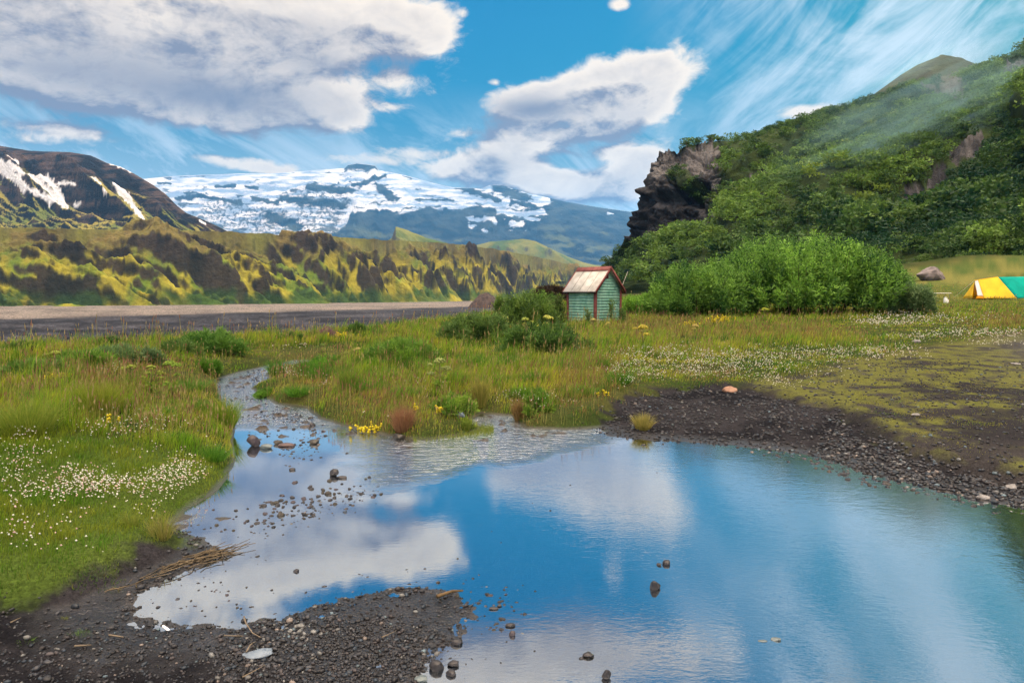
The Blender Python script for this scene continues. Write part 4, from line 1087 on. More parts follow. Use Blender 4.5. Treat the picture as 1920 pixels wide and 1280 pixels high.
def build_shed():
    Yd = 25.6; x0, y0 = wx(1116, Yd), Yd; z0 = gz(x0, y0) - .08
    sh = empty('shed', (x0, y0, z0), radians(40), label='small green clapboard shed with red trim and a pale roof, standing in the meadow', cat='shed')
    w, l, he, hr = 1.40, 1.44, 1.84 - z0, 2.60 - z0
    bh = .108
    def boards(nm, p0, dirv, outv, length, gable):
        mb = MB(); z = .04; k = 0
        top = hr - .03 if gable else he - .01
        while z < top - .02:
            zt = min(z + bh, top)
            def rng_at(zz):
                if not gable or zz <= he: return 0.0, length
                f = (zz - he) / (hr - he); return f * length / 2, length - f * length / 2
            a0, b0 = rng_at(z); a1, b1 = rng_at(zt)
            P = lambda s_, o_, zz: (p0[0] + dirv[0] * s_ + outv[0] * o_, p0[1] + dirv[1] * s_ + outv[1] * o_, zz)
            jit = .002 * math.sin(k * 7.3)
            if b1 - a1 > .02:
                mb.hexa([P(a0, -.02, z), P(b0, -.02, z), P(b0, .026 + jit, z), P(a0, .026 + jit, z), P(a1, -.02, zt - .003), P(b1, -.02, zt - .003), P(b1, .006, zt - .003), P(a1, .006, zt - .003)])
            z += bh; k += 1
        mb.build(nm, GREEN, sh)
    boards('wall', (0, 0), (1, 0), (0, -1), w, True)
    boards('wall', (0, l), (1, 0), (0, 1), w, True)
    boards('wall', (0, 0), (0, 1), (-1, 0), l, False)
    boards('wall', (w, 0), (0, 1), (1, 0), l, False)
    for (cx, cy) in ((0, 0), (w, 0), (0, l), (w, l)):
        mb = MB(); sx = -1 if cx == 0 else 1; sy = -1 if cy == 0 else 1
        mb.box((min(cx + sx * .045, cx - sx * .05), min(cy + sy * .045, cy - sy * .05), -.1), (max(cx + sx * .045, cx - sx * .05), max(cy + sy * .045, cy - sy * .05), he - .02))
        mb.build('corner_post', RED, sh, bevel=.004)
    oy, ox = .14, .15
    sl_ = (hr - he) / (w / 2)
    rt = .035
    def slope(side):
        mb = MB(); xe = -ox if side < 0 else w + ox; xr = w / 2
        ze = he - ox * sl_ + .02; zr = hr + .02
        mb.hexa([(xe, -oy, ze), (xr, -oy, zr), (xr, l + oy, zr), (xe, l + oy, ze), (xe, -oy, ze + rt), (xr, -oy, zr + rt), (xr, l + oy, zr + rt), (xe, l + oy, ze + rt)])
        r = mb.build('roof', ROOFM, sh)
        for q in range(1, 4):
            yy = -oy + (l + 2 * oy) * q / 4; m2 = MB(); e_ = .008
            m2.hexa([(xe, yy - e_, ze + rt + .002), (xr, yy - e_, zr + rt + .002), (xr, yy + e_, zr + rt + .002), (xe, yy + e_, ze + rt + .002), (xe, yy - e_, ze + rt + .009), (xr, yy - e_, zr + rt + .009), (xr, yy + e_, zr + rt + .009), (xe, yy + e_, ze + rt + .009)])
            m2.build('sheet_joint', SEAM, r)
        for yy in (-oy - .028, l + oy + .003):
            mb = MB()
            mb.hexa([(xe, yy, ze - .07), (xr, yy, zr - .07), (xr, yy + .025, zr - .07), (xe, yy + .025, ze - .07), (xe, yy, ze + rt + .03), (xr, yy, zr + rt + .03), (xr, yy + .025, zr + rt + .03), (xe, yy + .025, ze + rt + .03)])
            mb.build('bargeboard', RED, sh)
        mb = MB(); mb.box((xe - .02 if side < 0 else xe + .002, -oy, ze - .035), (xe - .002 if side < 0 else xe + .02, l + oy, ze + .02)); mb.build('eave_board', DARKM if side < 0 else RED, sh)
    slope(-1); slope(1)
    mb = MB(); zr = hr + .02 + rt
    for s_ in (-1, 1):
        mb.hexa([(w / 2, -oy - .03, zr + .006), (w / 2 + s_ * .14, -oy - .03, zr - .14 * sl_ + .006), (w / 2 + s_ * .14, l + oy + .03, zr - .14 * sl_ + .006), (w / 2, l + oy + .03, zr + .006),
                 (w / 2, -oy - .03, zr + .03), (w / 2 + s_ * .14, -oy - .03, zr - .14 * sl_ + .03), (w / 2 + s_ * .14, l + oy + .03, zr - .14 * sl_ + .03), (w / 2, l + oy + .03, zr + .03)])
    mb.build('ridge_cap', RED, sh)
    mb = MB(); vx = w * .40; vz = hr - .30
    mb.box((vx - .075, -.075, vz - .08), (vx - .028, -.03, vz + .12)); mb.box((vx + .028, -.075, vz - .08), (vx + .075, -.03, vz + .12)); mb.box((vx - .028, -.073, vz + .06), (vx + .028, -.03, vz + .118)); mb.box((vx - .028, -.073, vz - .08), (vx + .028, -.03, vz - .05))
    v = mb.build('vent_box', RED, sh)
    mb = MB(); mb.box((vx - .028, -.045, vz - .05), (vx + .028, -.031, vz + .06)); mb.build('vent_opening', DARKM, v)
    return sh


build_shed()
mb = MB(); mb.tube([(0, 0, 0), (.10, .02, 1.3), (.38, .08, 2.02)], [.012, .010, .006], 6)
o = mb.build('stake', mat_simple('pale_wood', (.45, .42, .36), .7)); o.location = (wx(1159, 27.4), 27.4, gz(wx(1159, 27.4), 27.4) - .05 + .42)
tag(o, 'thin pale stick leaning out behind the gable of the green shed', 'stick')
o.location.z -= .42

# ------------------------------------------------------------------ tent, camp table, water container, boulder
def cloth(name, col, tr=.3):
    m, t = mat_new(name); tc = t.node('ShaderNodeTexCoord'); P = tc.outputs['Object']
    n = t.noise(P, 2.2, 4.0, .5, .4); w = t.noise(P, 160.0, 2.0)
    c = t.mix(t.sstep(n, .3, .7), c4([x * .82 for x in col]), c4(col))
    principled(t, c, .75, .15, t.m('ADD', n, t.m('MULTIPLY', w, .05)), .35, .08, trans=c); return m


YEL, TEAL, WHT, ORA = cloth('yellow_canvas', (.90, .60, .045)), cloth('teal_canvas', (.0, .42, .34)), cloth('white_canvas', (.75, .73, .70)), cloth('orange_canvas', (.85, .38, .02))


def sheet(name, quad, mat, parent, nu=14, nv=10, sag=.03, seed=0):
    """cloth panel between four corners with folds and a little sag"""
    a, b, c, d_ = [np.array(p, float) for p in quad]
    U, V = np.meshgrid(np.linspace(0, 1, nu), np.linspace(0, 1, nv))
    P = (a * (1 - U[..., None]) + b * U[..., None]) * (1 - V[..., None]) + (d_ * (1 - U[..., None]) + c * U[..., None]) * V[..., None]
    nrm = np.cross(b - a, d_ - a); nrm = nrm / (np.linalg.norm(nrm) + 1e-9)
    s_ = -sag * np.sin(pi * U) * np.sin(pi * V) + .012 * np.sin(U * 17 + V * 5 + seed) * np.sin(pi * V) * np.sin(pi * U)
    P = P + nrm * s_[..., None]
    o = grid_mesh(name, P[..., 0], P[..., 1], P[..., 2], mat); o.parent = parent
    md = o.modifiers.new('s', 'SOLIDIFY'); md.thickness = .004
    return o


def build_tent():
    Yd = 38.5; x0, y0 = wx(1828, Yd), Yd; u_, w_ = ray(1828, 559.0); z0 = CH + float(w_) * Yd - .03
    tn = empty('tent', (x0, y0, z0), radians(-2), label='yellow and teal ridge tent with a white door edge, pitched on the campsite grass', cat='tent')
    A, B = (.0, 0, .02), (.0, 1.7, .02); R0, R1, R2, R3 = (.42, .85, 1.05), (1.72, .85, 1.24), (4.6, .85, 1.28), (5.0, .85, .9)
    sheet('side_panel', [(.42, -.02, .02), (2.25, 0, .02), R1, (.62, .85, 1.08)], YEL, tn, sag=-.05)['label'] = 'yellow side panel of the tent'
    sheet('side_panel', [(2.25, 0, .02), (5.0, 0, .02), R2, R1], TEAL, tn, sag=-.05)['label'] = 'teal side panel of the tent'
    sheet('side_panel', [(2.25, 1.7, .02), (.3, 1.7, .02), (.62, .85, 1.08), R1], YEL, tn, sag=-.05)
    sheet('side_panel', [(5.0, 1.7, .02), (2.25, 1.7, .02), R1, R2], TEAL, tn, sag=-.05)
    sheet('door_flap', [(.12, .05, .16), (.38, -.02, .16), (.60, .84, 1.06), (.43, .85, 1.0)], WHT, tn, 6, 10, -.02)
    sheet('door_hem', [(-.03, .0, .0), (.45, -.04, .0), (.38, .0, .15), (.12, .04, .16)], ORA, tn, 5, 4, -.01)
    sheet('end_wall', [(.3, 1.7, .02), (.1, .5, .02), (.43, .86, 1.0), (.5, .9, 1.04)], YEL, tn, 6, 6, 0)
    sheet('end_wall', [(5.0, 0, .02), (5.0, 1.7, .02), (4.62, .87, 1.27), (4.6, .84, 1.27)], YEL, tn, 6, 6, 0)
    mb = MB(); mb.tube([(.40, .85, 1.04), (.66, .85, 1.085), (1.72, .85, 1.245)], [.022, .02, .012], 8); mb.build('ridge_sleeve', YEL, tn)
    for p in ((.46, .85), (4.6, .85)):
        mb = MB(); mb.tube([(p[0], p[1], 0), (p[0], p[1], 1.05 if p[0] < 1 else 1.27)], [.014, .014], 8); mb.build('pole', mat_simple('aluminium', (.5, .5, .5), .3, metallic=.8), tn)
    for (a, b) in (((.42, .85, 1.04), (-.75, .9, 0)), ((1.7, 0.05, .1), (1.72, -.35, 0)), ((5.0, .85, 1.2), (6.1, .85, 0))):
        mb = MB(); mb.tube([a, b], [.004, .004], 4); mb.build('guy_rope', WHT, tn)
    return tn


build_tent()
Yt_ = 38.0
WPL = mat_simple('white_plastic', (.78, .78, .76), .35, var=.05)
MET = mat_simple('grey_metal', (.25, .25, .26), .4, metallic=.7)
tx, tyy = wx(1761, 41), 41.0; tz = gz(tx, tyy)
ct = empty('camping_table', (tx, tyy, tz), radians(4), label='low white folding table on the grass between willow bush and tent', cat='table')
ttop = CH + float(ray(1761, 549)[1]) * 41 - tz
mb = MB(); mb.box((-.5, -.28, ttop - .03), (.5, .28, ttop)); mb.build('tabletop', WPL, ct, bevel=.01)
for sx in (-1, 1):
    for sy in (-1, 1):
        mb = MB(); mb.tube([(sx * .44, sy * .24, -.03), (sx * .40, sy * .2, ttop - .03)], [.012, .012], 6); mb.build('leg', MET, ct)
u_, w_ = ray(1773, 562.5); jy = 37.0
jc = empty('water_container', (wx(1773, jy), jy, min(gz(wx(1773, jy), jy), CH + float(w_) * jy + .02) - .01), radians(15), label='small white plastic water container standing on the grass in front of the camping table', cat='container')
mb = MB(); mb.hexa([(-.13, -.09, 0), (.15, -.09, 0), (.15, .09, 0), (-.13, .09, 0), (-.12, -.07, .30), (.07, -.07, .20), (.07, .07, .20), (-.12, .07, .30)]); mb.build('body', WPL, jc, bevel=.02)
mb = MB(); mb.tube([(-.09, 0, .28), (-.085, 0, .33)], [.03, .03], 10); mb.build('cap', mat_simple('pale_blue_cap', (.45, .5, .55), .4), jc)
mb = MB(); mb.tube([(-.04, 0, .27), (-.02, 0, .32), (.03, 0, .31), (.05, 0, .21)], [.012] * 4, 6); mb.build('handle', WPL, jc)

# ------------------------------------------------------------------ stones
def ico(sub):
    t = (1 + 5 ** .5) / 2
    v = [(-1, t, 0), (1, t, 0), (-1, -t, 0), (1, -t, 0), (0, -1, t), (0, 1, t), (0, -1, -t), (0, 1, -t), (t, 0, -1), (t, 0, 1), (-t, 0, -1), (-t, 0, 1)]
    f = [(0, 11, 5), (0, 5, 1), (0, 1, 7), (0, 7, 10), (0, 10, 11), (1, 5, 9), (5, 11, 4), (11, 10, 2), (10, 7, 6), (7, 1, 8), (3, 9, 4), (3, 4, 2), (3, 2, 6), (3, 6, 8), (3, 8, 9), (4, 9, 5), (2, 4, 11), (6, 2, 10), (8, 6, 7), (9, 8, 1)]
    v = [np.array(p) / np.linalg.norm(p) for p in v]
    for _ in range(sub):
        cache = {}; nf = []
        def mid(a, b):
            k = (min(a, b), max(a, b))
            if k not in cache:
                m = v[a] + v[b]; v.append(m / np.linalg.norm(m)); cache[k] = len(v) - 1
            return cache[k]
        for a, b, c in f:
            ab, bc, ca_ = mid(a, b), mid(b, c), mid(c, a); nf += [(a, ab, ca_), (b, bc, ab), (c, ca_, bc), (ab, bc, ca_)]
        f = nf
    return np.array(v), np.array(f)


ICO = {k: ico(k) for k in (0, 1, 2, 3, 4)}


def rock_shape(sub, seed, cuts=7, rough=.12, sx=1, sy=1, sz=1):
    rg = np.random.default_rng(seed); v = ICO[sub][0].copy()
    for _ in range(cuts):
        n = unit(rg.normal(size=3)); d = rg.uniform(.55, .9); h = v @ n - d
        v = v - np.where(h > 0, h * .85, 0)[:, None] * n
    n3 = fbm(v[:, 0] * 1.6 + seed, v[:, 1] * 1.6 + v[:, 2] * 1.1, 4, seed % 50)
    v = v * (1 + rough * n3)[:, None]
    return v * (sx, sy, sz)


def stone_mat(name, c1, c2, rough=.6, sc=14):
    return mat_simple(name, c1, rough, vscale=sc, col2=c2, bump_scale=sc * 2.5, bump_s=.5, bump_d=.006, spec=.4)


SM = {'dark': stone_mat('dark_basalt', (.012, .011, .013), (.034, .032, .036), .45), 'purple': stone_mat('purple_stone', (.026, .021, .027), (.058, .046, .056), .5), 'teal': stone_mat('grey_teal_stone', (.075, .095, .10), (.13, .16, .165), .5),
      'red': stone_mat('reddish_stone', (.055, .036, .036), (.10, .066, .062), .55), 'brown': stone_mat('brown_stone', (.020, .018, .014), (.045, .039, .031), .5), 'blue': stone_mat('blue_grey_stone', (.10, .135, .18), (.17, .21, .26), .7),
      'pale': stone_mat('pale_stone', (.13, .125, .125), (.25, .24, .235), .7), 'pink': stone_mat('pink_orange_stone', (.20, .11, .075), (.32, .19, .13), .8), 'boulder': stone_mat('boulder_rock', (.10, .085, .085), (.21, .18, .18), .9, 2.2)}


def stone(name, px, py, wpx, asp, flat, mat, label, seed, rz=0.0, sink=.35, group=None, onwater=True, sub=3, tilt=(0, 0), cat='stone'):
    x, y = at(px, py)
    if onwater: u_, w_ = ray(px, py); y = CH / -float(w_); x = float(u_) * y; z = 0.0
    else: z = gz(x, y)
    s_ = wpx / 2 / F * y
    v = rock_shape(sub, seed, sx=s_, sy=s_ * asp, sz=s_ * flat)
    o = mesh_np(name, v, ICO[sub][1], SM[mat], smooth=True); o.location = (x, y, z + s_ * flat * (1 - 2 * sink)); o.rotation_euler = (tilt[0], tilt[1], rz)
    tag(o, label, cat, group); return o


stone('stone', 476, 836, 26, .8, .95, 'purple', 'smooth purple-grey egg-shaped stone at the end of the stream', 3, .5, .12, tilt=(0, .55))
stone('stone', 500, 840, 26, .8, .45, 'teal', 'grey-green flat stone touching the purple egg-shaped stone', 5, .2, .3)
stone('stone', 521, 832, 18, .8, .6, 'brown', 'small dark brown stone between the grey-green stone and the long red stone', 7, .2, .3)
stone('stone', 537, 836, 32, .5, .28, 'red', 'long flat reddish stone barely above the water', 9, 0, .3)
stone('stone', 589, 831, 20, .9, .6, 'brown', 'rounded brown stone alone in the stream mouth', 11, 0, .25)
stone('stone', 586, 798, 12, .9, .8, 'dark', 'small black stone under the russet grass bank', 13, 0, .25)
stone('stone', 748, 821, 26, .9, .5, 'brown', 'flat brown stone beside the small grass island', 15, 0, .3)
stone('stone', 860, 782, 30, .8, .55, 'blue', 'blue-grey rounded stone at the pond edge below the herbs', 17, 0, .2, onwater=False)
stone('stone', 548, 881, 12, .9, .55, 'dark', 'small round black stone alone in the pale calm water', 19, 0, .3)
stone('stone', 627, 891, 18, .9, .95, 'dark', 'black knobbly stone at the top end of the gravel bar', 21, 0, .25)
stone('stone', 642, 896, 22, .5, .3, 'dark', 'low black stone touching the knobbly stone of the gravel bar', 23, 0, .3)
stone('stone', 1250, 1057, 16, .9, .75, 'dark', 'bigger lump of the black stone pair in the middle of the pond', 25, 0, .3)
stone('stone', 1236, 1059, 12, .9, .5, 'dark', 'smaller lump of the black stone pair in the middle of the pond', 27, 0, .3)
stone('stone', 1228, 1103, 24, .7, 1.0, 'dark', 'pointed wedge-shaped black stone below the black pair in the pond', 29, .6, .3, tilt=(.3, .5))
stone('stone', 1102, 1229, 24, .8, .5, 'dark', 'blue-black stone in the cloud reflection near the bottom edge', 31, 0, .3)
stone('stone', 1137, 1270, 20, .7, 1.1, 'dark', 'upright black stone nearest the camera in the open water', 33, .3, .25, tilt=(.2, .3))
stone('stone', 1090, 1234, 10, .8, .4, 'dark', 'tiny stone beside the blue-black stone', 34, 0, .3)
stone('stone', 555, 1071, 12, .9, .6, 'dark', 'black stone alone in the still bay by the gravel shore', 35, 0, .3)
stone('stone', 746, 1106, 12, .9, .9, 'dark', 'small upright black stone in front of the gravel spit', 37, 0, .25)
stone('stone', 960, 1190, 14, .8, .9, 'purple', 'triangular purple stone off the tip of the gravel spit', 39, .2, .25, tilt=(.2, .2))
stone('stone', 957, 1173, 20, .6, .4, 'dark', 'flat black stone just behind the triangular purple stone', 41, 0, .3)
stone('stone', 925, 1141, 20, .5, .3, 'dark', 'long low black stone off the tip of the gravel spit', 43, 0, .3)
stone('stone', 936, 1136, 10, .8, .7, 'dark', 'small stone resting against the long low black stone', 44, 0, .3)
stone('stone', 856, 1206, 24, .8, .6, 'dark', 'square black stone in the notch of the gravel spit', 45, .2, .3)
stone('stone', 820, 1252, 32, .9, .8, 'dark', 'largest black stone at the near end of the gravel spit', 47, 0, .3)
stone('stone', 852, 1246, 26, .7, .5, 'dark', 'black stone immediately beside the largest black stone', 49, .3, .3)
stone('stone', 846, 1264, 22, .8, .6, 'dark', 'blue-black stone below the two big stones of the spit', 51, 0, .3)
stone('stone', 790, 1274, 28, .8, .4, 'teal', 'grey-green stone at the bottom edge of the spit', 53, 0, .3)
stone('stone', 1455, 1199, 20, .7, .3, 'teal', 'pale rough stone just breaking the surface of the open pond', 55, 0, .3)
stone('stone', 1430, 1201, 18, .5, .12, 'teal', 'flat pale fleck in the water next to the pale rough stone', 57, 0, .3)
stone('stone', 486, 1228, 62, .55, .22, 'blue', 'large flat blue-grey slab lying on the near gravel', 59, .25, .2, onwater=False)
stone('stone', 1368, 735, 28, .7, .55, 'pink', 'pink-orange stone at the edge of the white flowers', 61, -.2, .25, onwater=False)
stone('stone', 1719, 643, 18, .8, .5, 'pale', 'pale grey stone among the daisies of the meadow', 63, 0, .3, onwater=False)
stone('stone', 1718, 778, 20, .7, .22, 'pale', 'flat pale stone on the mossy gravel flat', 65, .2, .2, onwater=False)
stone('stone', 1905, 683, 26, .6, .15, 'pale', 'flat pale stone on the grey track at the frame edge', 67, .2, .2, onwater=False)
stone('stone', 1843, 934, 26, .8, .5, 'pale', 'pale pinkish stone on the dark shingle at the water', 69, .2, .3, onwater=False)
stone('stone', 1898, 915, 24, .8, .5, 'pale', 'light grey stone on the shingle above the pale pinkish one', 70, .2, .3, onwater=False)
b = mesh_np('boulder', rock_shape(4, 71, 9, .22, 1.28, .9, .78), ICO[4][1], SM['boulder'], smooth=True); bx, by = wx(1742, 58), 58.0
b.location = (bx, by, CH + float(ray(1742, 522)[1]) * 58 + .28); tag(b, 'big grey-purple boulder on the grass slope at the foot of the hill', 'boulder')

# small stones standing in the shallows: one object each
rg = np.random.default_rng(21)
PR = []
for k in range(14):
    me = mesh_np('water_pebble', rock_shape(2, 200 + k, 6, .15, 1, rg.uniform(.6, .95), rg.uniform(.4, .8)), ICO[2][1], SM[['dark', 'dark', 'brown', 'purple'][k % 4]], smooth=True)
    PR.append(me.data); bpy.data.objects.remove(me)
AREAS = [((575, 935, 130, 26), 90, -.18, 'black pebble in the gravel bar crossing the left of the pond', 'pebbles of the gravel bar in the pond', (.5, 1.35)),
         ((470, 985, 120, 14), 26, -.1, 'black pebble in the shallows off the muddy left shore', 'pebbles off the muddy left shore', (.5, 1.0)),
         ((400, 1105, 140, 50), 40, 0, 'black pebble in the narrow end of the still bay', 'pebbles in the still bay', (.35, .8)),
         ((930, 1140, 80, 60), 34, 0, 'small black stone off the tip of the gravel spit', 'small stones off the gravel spit', (.5, 1.2)),
         ((1580, 888, 130, 12), 26, .33, 'dark pebble in the water along the right-hand shingle shore', 'pebbles in the water by the right shore', (.5, 1.2)),
         ((560, 790, 80, 34), 26, .2, 'dark pebble in the shallow riffle of the stream', 'pebbles in the stream riffle', (.6, 1.3)),
         ((1000, 1000, 260, 120), 10, 0, 'tiny dark stone out in the open pond', 'tiny stones in the open pond', (.3, .6))]
for (cx, cy, rx, ry), n, sl_, lab, grp, sz in AREAS:
    for _ in range(n):
        a = rg.normal(size=2) * .6; px = cx + a[0] * rx; py = cy + a[1] * ry + sl_ * a[0] * rx
        if py < 600: continue
        u_, w_ = ray(px, py); y = CH / -float(w_); x = float(u_) * y
        if sdist(POND_W, np.array([x]), np.array([y]))[0] > .03: continue
        s_ = rg.uniform(*sz) * 4.2 / F * y * (1 if rg.uniform() < .85 else 1.6)
        o = bpy.data.objects.new('water_pebble', PR[rg.integers(0, 14)]); C.objects.link(o)
        o.location = (x, y, s_ * .02); o.scale = (s_, s_, s_); o.rotation_euler = (rg.uniform(-.3, .3), rg.uniform(-.3, .3), rg.uniform(0, 6.28))
        tag(o, lab, 'pebble', grp)


def gravel():
    """shingle on the banks: far too many to count"""
    rg = np.random.default_rng(31); N = 150000
    r = np.exp(rg.uniform(math.log(2.0), math.log(16), N)); a = rg.uniform(-radians(43), radians(43), N); x, y = r * np.sin(a), r * np.cos(a)
    g1 = sdist(G1, x, y); g2 = sdist(G2, x, y); ds = sdist(POND_W, x, y); mo = sdist(MOSS, x, y); n = fbm(x * 1.3, y * 1.3, 4, 501)
    px, py = topx(x, y, 0 * x + .05)
    p = ss(-np.minimum(g1, g2), -.1, .25) * (.35 + .5 * ss(n, -.2, .3))
    spit = 1 - ss(in_ell(px, py, (640, 1230, 260, 90)), .6, 1.4); shing = 1 - ss(capsule(px, py, 1560, 860, 2000, 925, 48), .5, 1.2)
    p = np.maximum(p * .75, np.maximum(spit, shing) * ss(-np.minimum(g1, g2), -.1, .1)); p = np.maximum(p, .10 * ss(-mo, -.1, .2))
    mudl = 1 - ss(in_ell(px, py, (250, 1120, 220, 50)), .5, 1.3); p = p * (1 - .75 * mudl)
    p = np.maximum(p, .5 * np.exp(-(ds / .10) ** 2) * (np.minimum(g1, g2) < .3)) * (ds > -1.5)
    bar = np.exp(-(capsule(px, py, 400, 1000, 690, 915, 17)) ** 2); rf = (1 - ss(capsule(px, py, 450, 720, 560, 830, 50), .6, 1.2)) * .30; p = np.where(ds < 0, np.maximum(p * .3 * (ds > -.3), np.maximum(bar * .6 * ss(n, -.15, .2), rf * ss(n, -.1, .3))), p)
    k = rg.uniform(0, 1, N) < p; x, y, r, n, spit, shing, ds = [v[k] for v in (x, y, r, n, spit, shing, ds)]; m = len(x)
    z = ground_z(x, y); z = np.where(ds < 0, np.maximum(z, -.008), z)
    s = r * .0019 * np.exp(rg.normal(size=m) * .42) * (1 + .35 * shing + .25 * spit); s = np.clip(s, .003, .024)
    base = [rock_shape(0 if q % 2 else 1, 600 + q, 5, .15, 1, .8, .6) for q in range(10)]
    V = []; Fc = []; CO = []; off = 0
    for q in range(10):
        ids = np.arange(m)[q::10]
        if q % 2 == 0: ids = ids  # finer shape for half of them
        b = base[q]; f = ICO[0 if q % 2 else 1][1]; an = rg.uniform(0, 2 * pi, len(ids)); c_, s_ = np.cos(an), np.sin(an)
        el = rg.uniform(.6, 1.0, len(ids)); X = b[None, :, 0] * c_[:, None] - b[None, :, 1] * s_[:, None] * el[:, None]; Yy = b[None, :, 0] * s_[:, None] + b[None, :, 1] * c_[:, None] * el[:, None]
        v = np.stack([X, Yy, np.broadcast_to(b[None, :, 2], X.shape)], 2) * s[ids][:, None, None] + np.stack([x[ids], y[ids], z[ids] + s[ids] * .25], 1)[:, None]
        V.append(v.reshape(-1, 3)); Fc.append((np.arange(len(ids))[:, None, None] * len(b) + f[None] + off).reshape(-1, 3)); off += len(ids) * len(b)
        t = rg.uniform(0, 1, len(ids)); lt = spit[ids] * ss(n[ids], -.1, .3)
        c = lerp((.007, .007, .009), (.040, .042, .050), t ** 1.7)
        c = np.where((rg.uniform(0, 1, len(ids)) < .05 + .30 * lt + .06 * shing[ids])[:, None], lerp((.07, .07, .068), (.15, .155, .155), rg.uniform(0, 1, len(ids))), c)
        hue = rg.uniform(0, 1, len(ids)); c = c * np.where((hue < .18)[:, None], (.75, 1.05, 1.25), np.where((hue > .82)[:, None], (1.2, .98, .88), (1, 1, 1)))
        CO.append(np.repeat(c, len(b), 0))
    o = mesh_np('shingle_gravel', np.concatenate(V), [np.concatenate(Fc)], mat_attr('gravel_stones', rough=.55, spec=.4, var=.3, vscale=60), np.concatenate(CO), smooth=True); tag(o, kind='stuff')
    print('gravel', m)


gravel()

# ------------------------------------------------------------------ twigs, straw, feather
STRAW = mat_simple('dry_straw', (.055, .042, .026), .8, vscale=20, col2=(.15, .115, .07)); TWIG = mat_simple('pale_twig', (.15, .12, .085), .8)


def gl(px, py, dz=.0):
    x, y = at(px, py); return np.array((x, y, max(gz(x, y), 0) + dz))


def straw_heap():
    rg = np.random.default_rng(41); mb = MB()
    path = [(205, 1112), (250, 1098), (300, 1075), (345, 1058), (385, 1046), (428, 1032)]
    W = [gl(*p) for p in path]; cen = np.mean(W, 0)
    for i in range(48):
        t0 = rg.uniform(0, .85); L = rg.uniform(.12, .45); t1 = min(1, t0 + L)
        if rg.uniform() < .35: t0, t1 = rg.uniform(.55, .8), rg.uniform(.85, 1)
        q = np.linspace(t0, t1, 4) * (len(W) - 1)
        P = np.array([[np.interp(a, range(len(W)), [w[k] for w in W]) for k in range(3)] for a in q])
        P[:, :2] += rg.normal(size=2) * .018 * (1 + 1.6 * t1); P[1:3] += rg.normal(size=(2, 3)) * (.02, .02, .006); P[:, 2] += rg.uniform(.002, .025); P[-1, :2] += rg.normal(size=2) * .05
        mb.tube(P - cen, [.0035, .003, .003, .002], 4, False)
    o = mb.build('straw_bundle', STRAW, loc=tuple(cen)); tag(o, 'long drift of dry brown straw lying along the muddy left shore', 'straw')


straw_heap()


def twig(pts, r, label, mat=TWIG, name='twig'):
    W = np.array([gl(p[0], p[1], r * .9 + .012 + (p[2] if len(p) > 2 else 0)) for p in pts]); mb = MB(); c = W.mean(0)
    mb.tube(W - c, np.linspace(r, r * .5, len(W)), 6); o = mb.build(name, mat, loc=tuple(c), smooth=True); tag(o, label, 'twig'); return o


twig([(458, 1172, .03), (462, 1182, .02), (474, 1192), (489, 1200)], .004, 'curved bare twig on the gravel above the blue-grey slab')
twig([(420, 1196), (440, 1197), (456, 1197)], .003, 'short straight twig left of the curved twig')
twig([(455, 1275), (478, 1263), (497, 1252)], .003, 'thin straight stalk on the pale gravel below the blue-grey slab')
twig([(20, 1172), (40, 1162)], .0035, 'pale twig on the grey gravel by the grass tuft', )
twig([(716, 1200), (742, 1188)], .003, 'thin twig on the middle of the gravel spit')
twig([(140, 1217), (172, 1215)], .005, 'pale chip of driftwood on the near gravel corner')
twig([(205, 1196), (232, 1200)], .005, 'pale sliver of wood below the muddy shore')
twig([(820, 1128, .01), (848, 1118, .01), (868, 1114)], .010, 'brown piece of driftwood at the tip of the gravel spit', mat_simple('wet_wood', (.07, .045, .02), .7, col2=(.14, .09, .04)))
twig([(462, 1232, .01), (470, 1222, .02), (480, 1212, .01)], .004, 'yellowish stalk leaning by the end of the blue-grey slab')
fc = gl(311, 1182, .012); mb = MB(); mb.hexa([(-.035, -.004, 0), (.03, -.010, 0), (.035, .006, 0), (-.03, .009, 0), (-.03, -.002, .010), (.022, -.006, .008), (.026, .003, .008), (-.025, .005, .010)])
o = mb.build('feather', mat_simple('white_feather', (.75, .76, .80), .6), loc=tuple(fc), bevel=.003); o.rotation_euler = (0, 0, radians(-35)); tag(o, 'small white feather on the black mud below the still bay', 'feather')

# ------------------------------------------------------------------ angelica, yellow flowers, tufts
ANG = mat_attr('angelica_green', rough=.6, spec=.2, leaf=True); ANGST = mat_simple('angelica_stem', (.10, .07, .03), .7, col2=(.16, .16, .05))


def umbel(cen, r, rg, c):
    n = 46; d = unit(rg.normal(size=(n, 3))); d[:, 2] = np.abs(d[:, 2]) * .8 + .05
    P = cen + d * r * (1, 1, .75); s = r * .26
    V = (P[:, None] + OCT[None] * s).reshape(-1, 3); Fc = (np.arange(n)[:, None, None] * 6 + OCTF[None]).reshape(-1, 3)
    return V, Fc, np.repeat(np.array(c) * rg.uniform(.7, 1.25, (n, 1)), 6, 0)


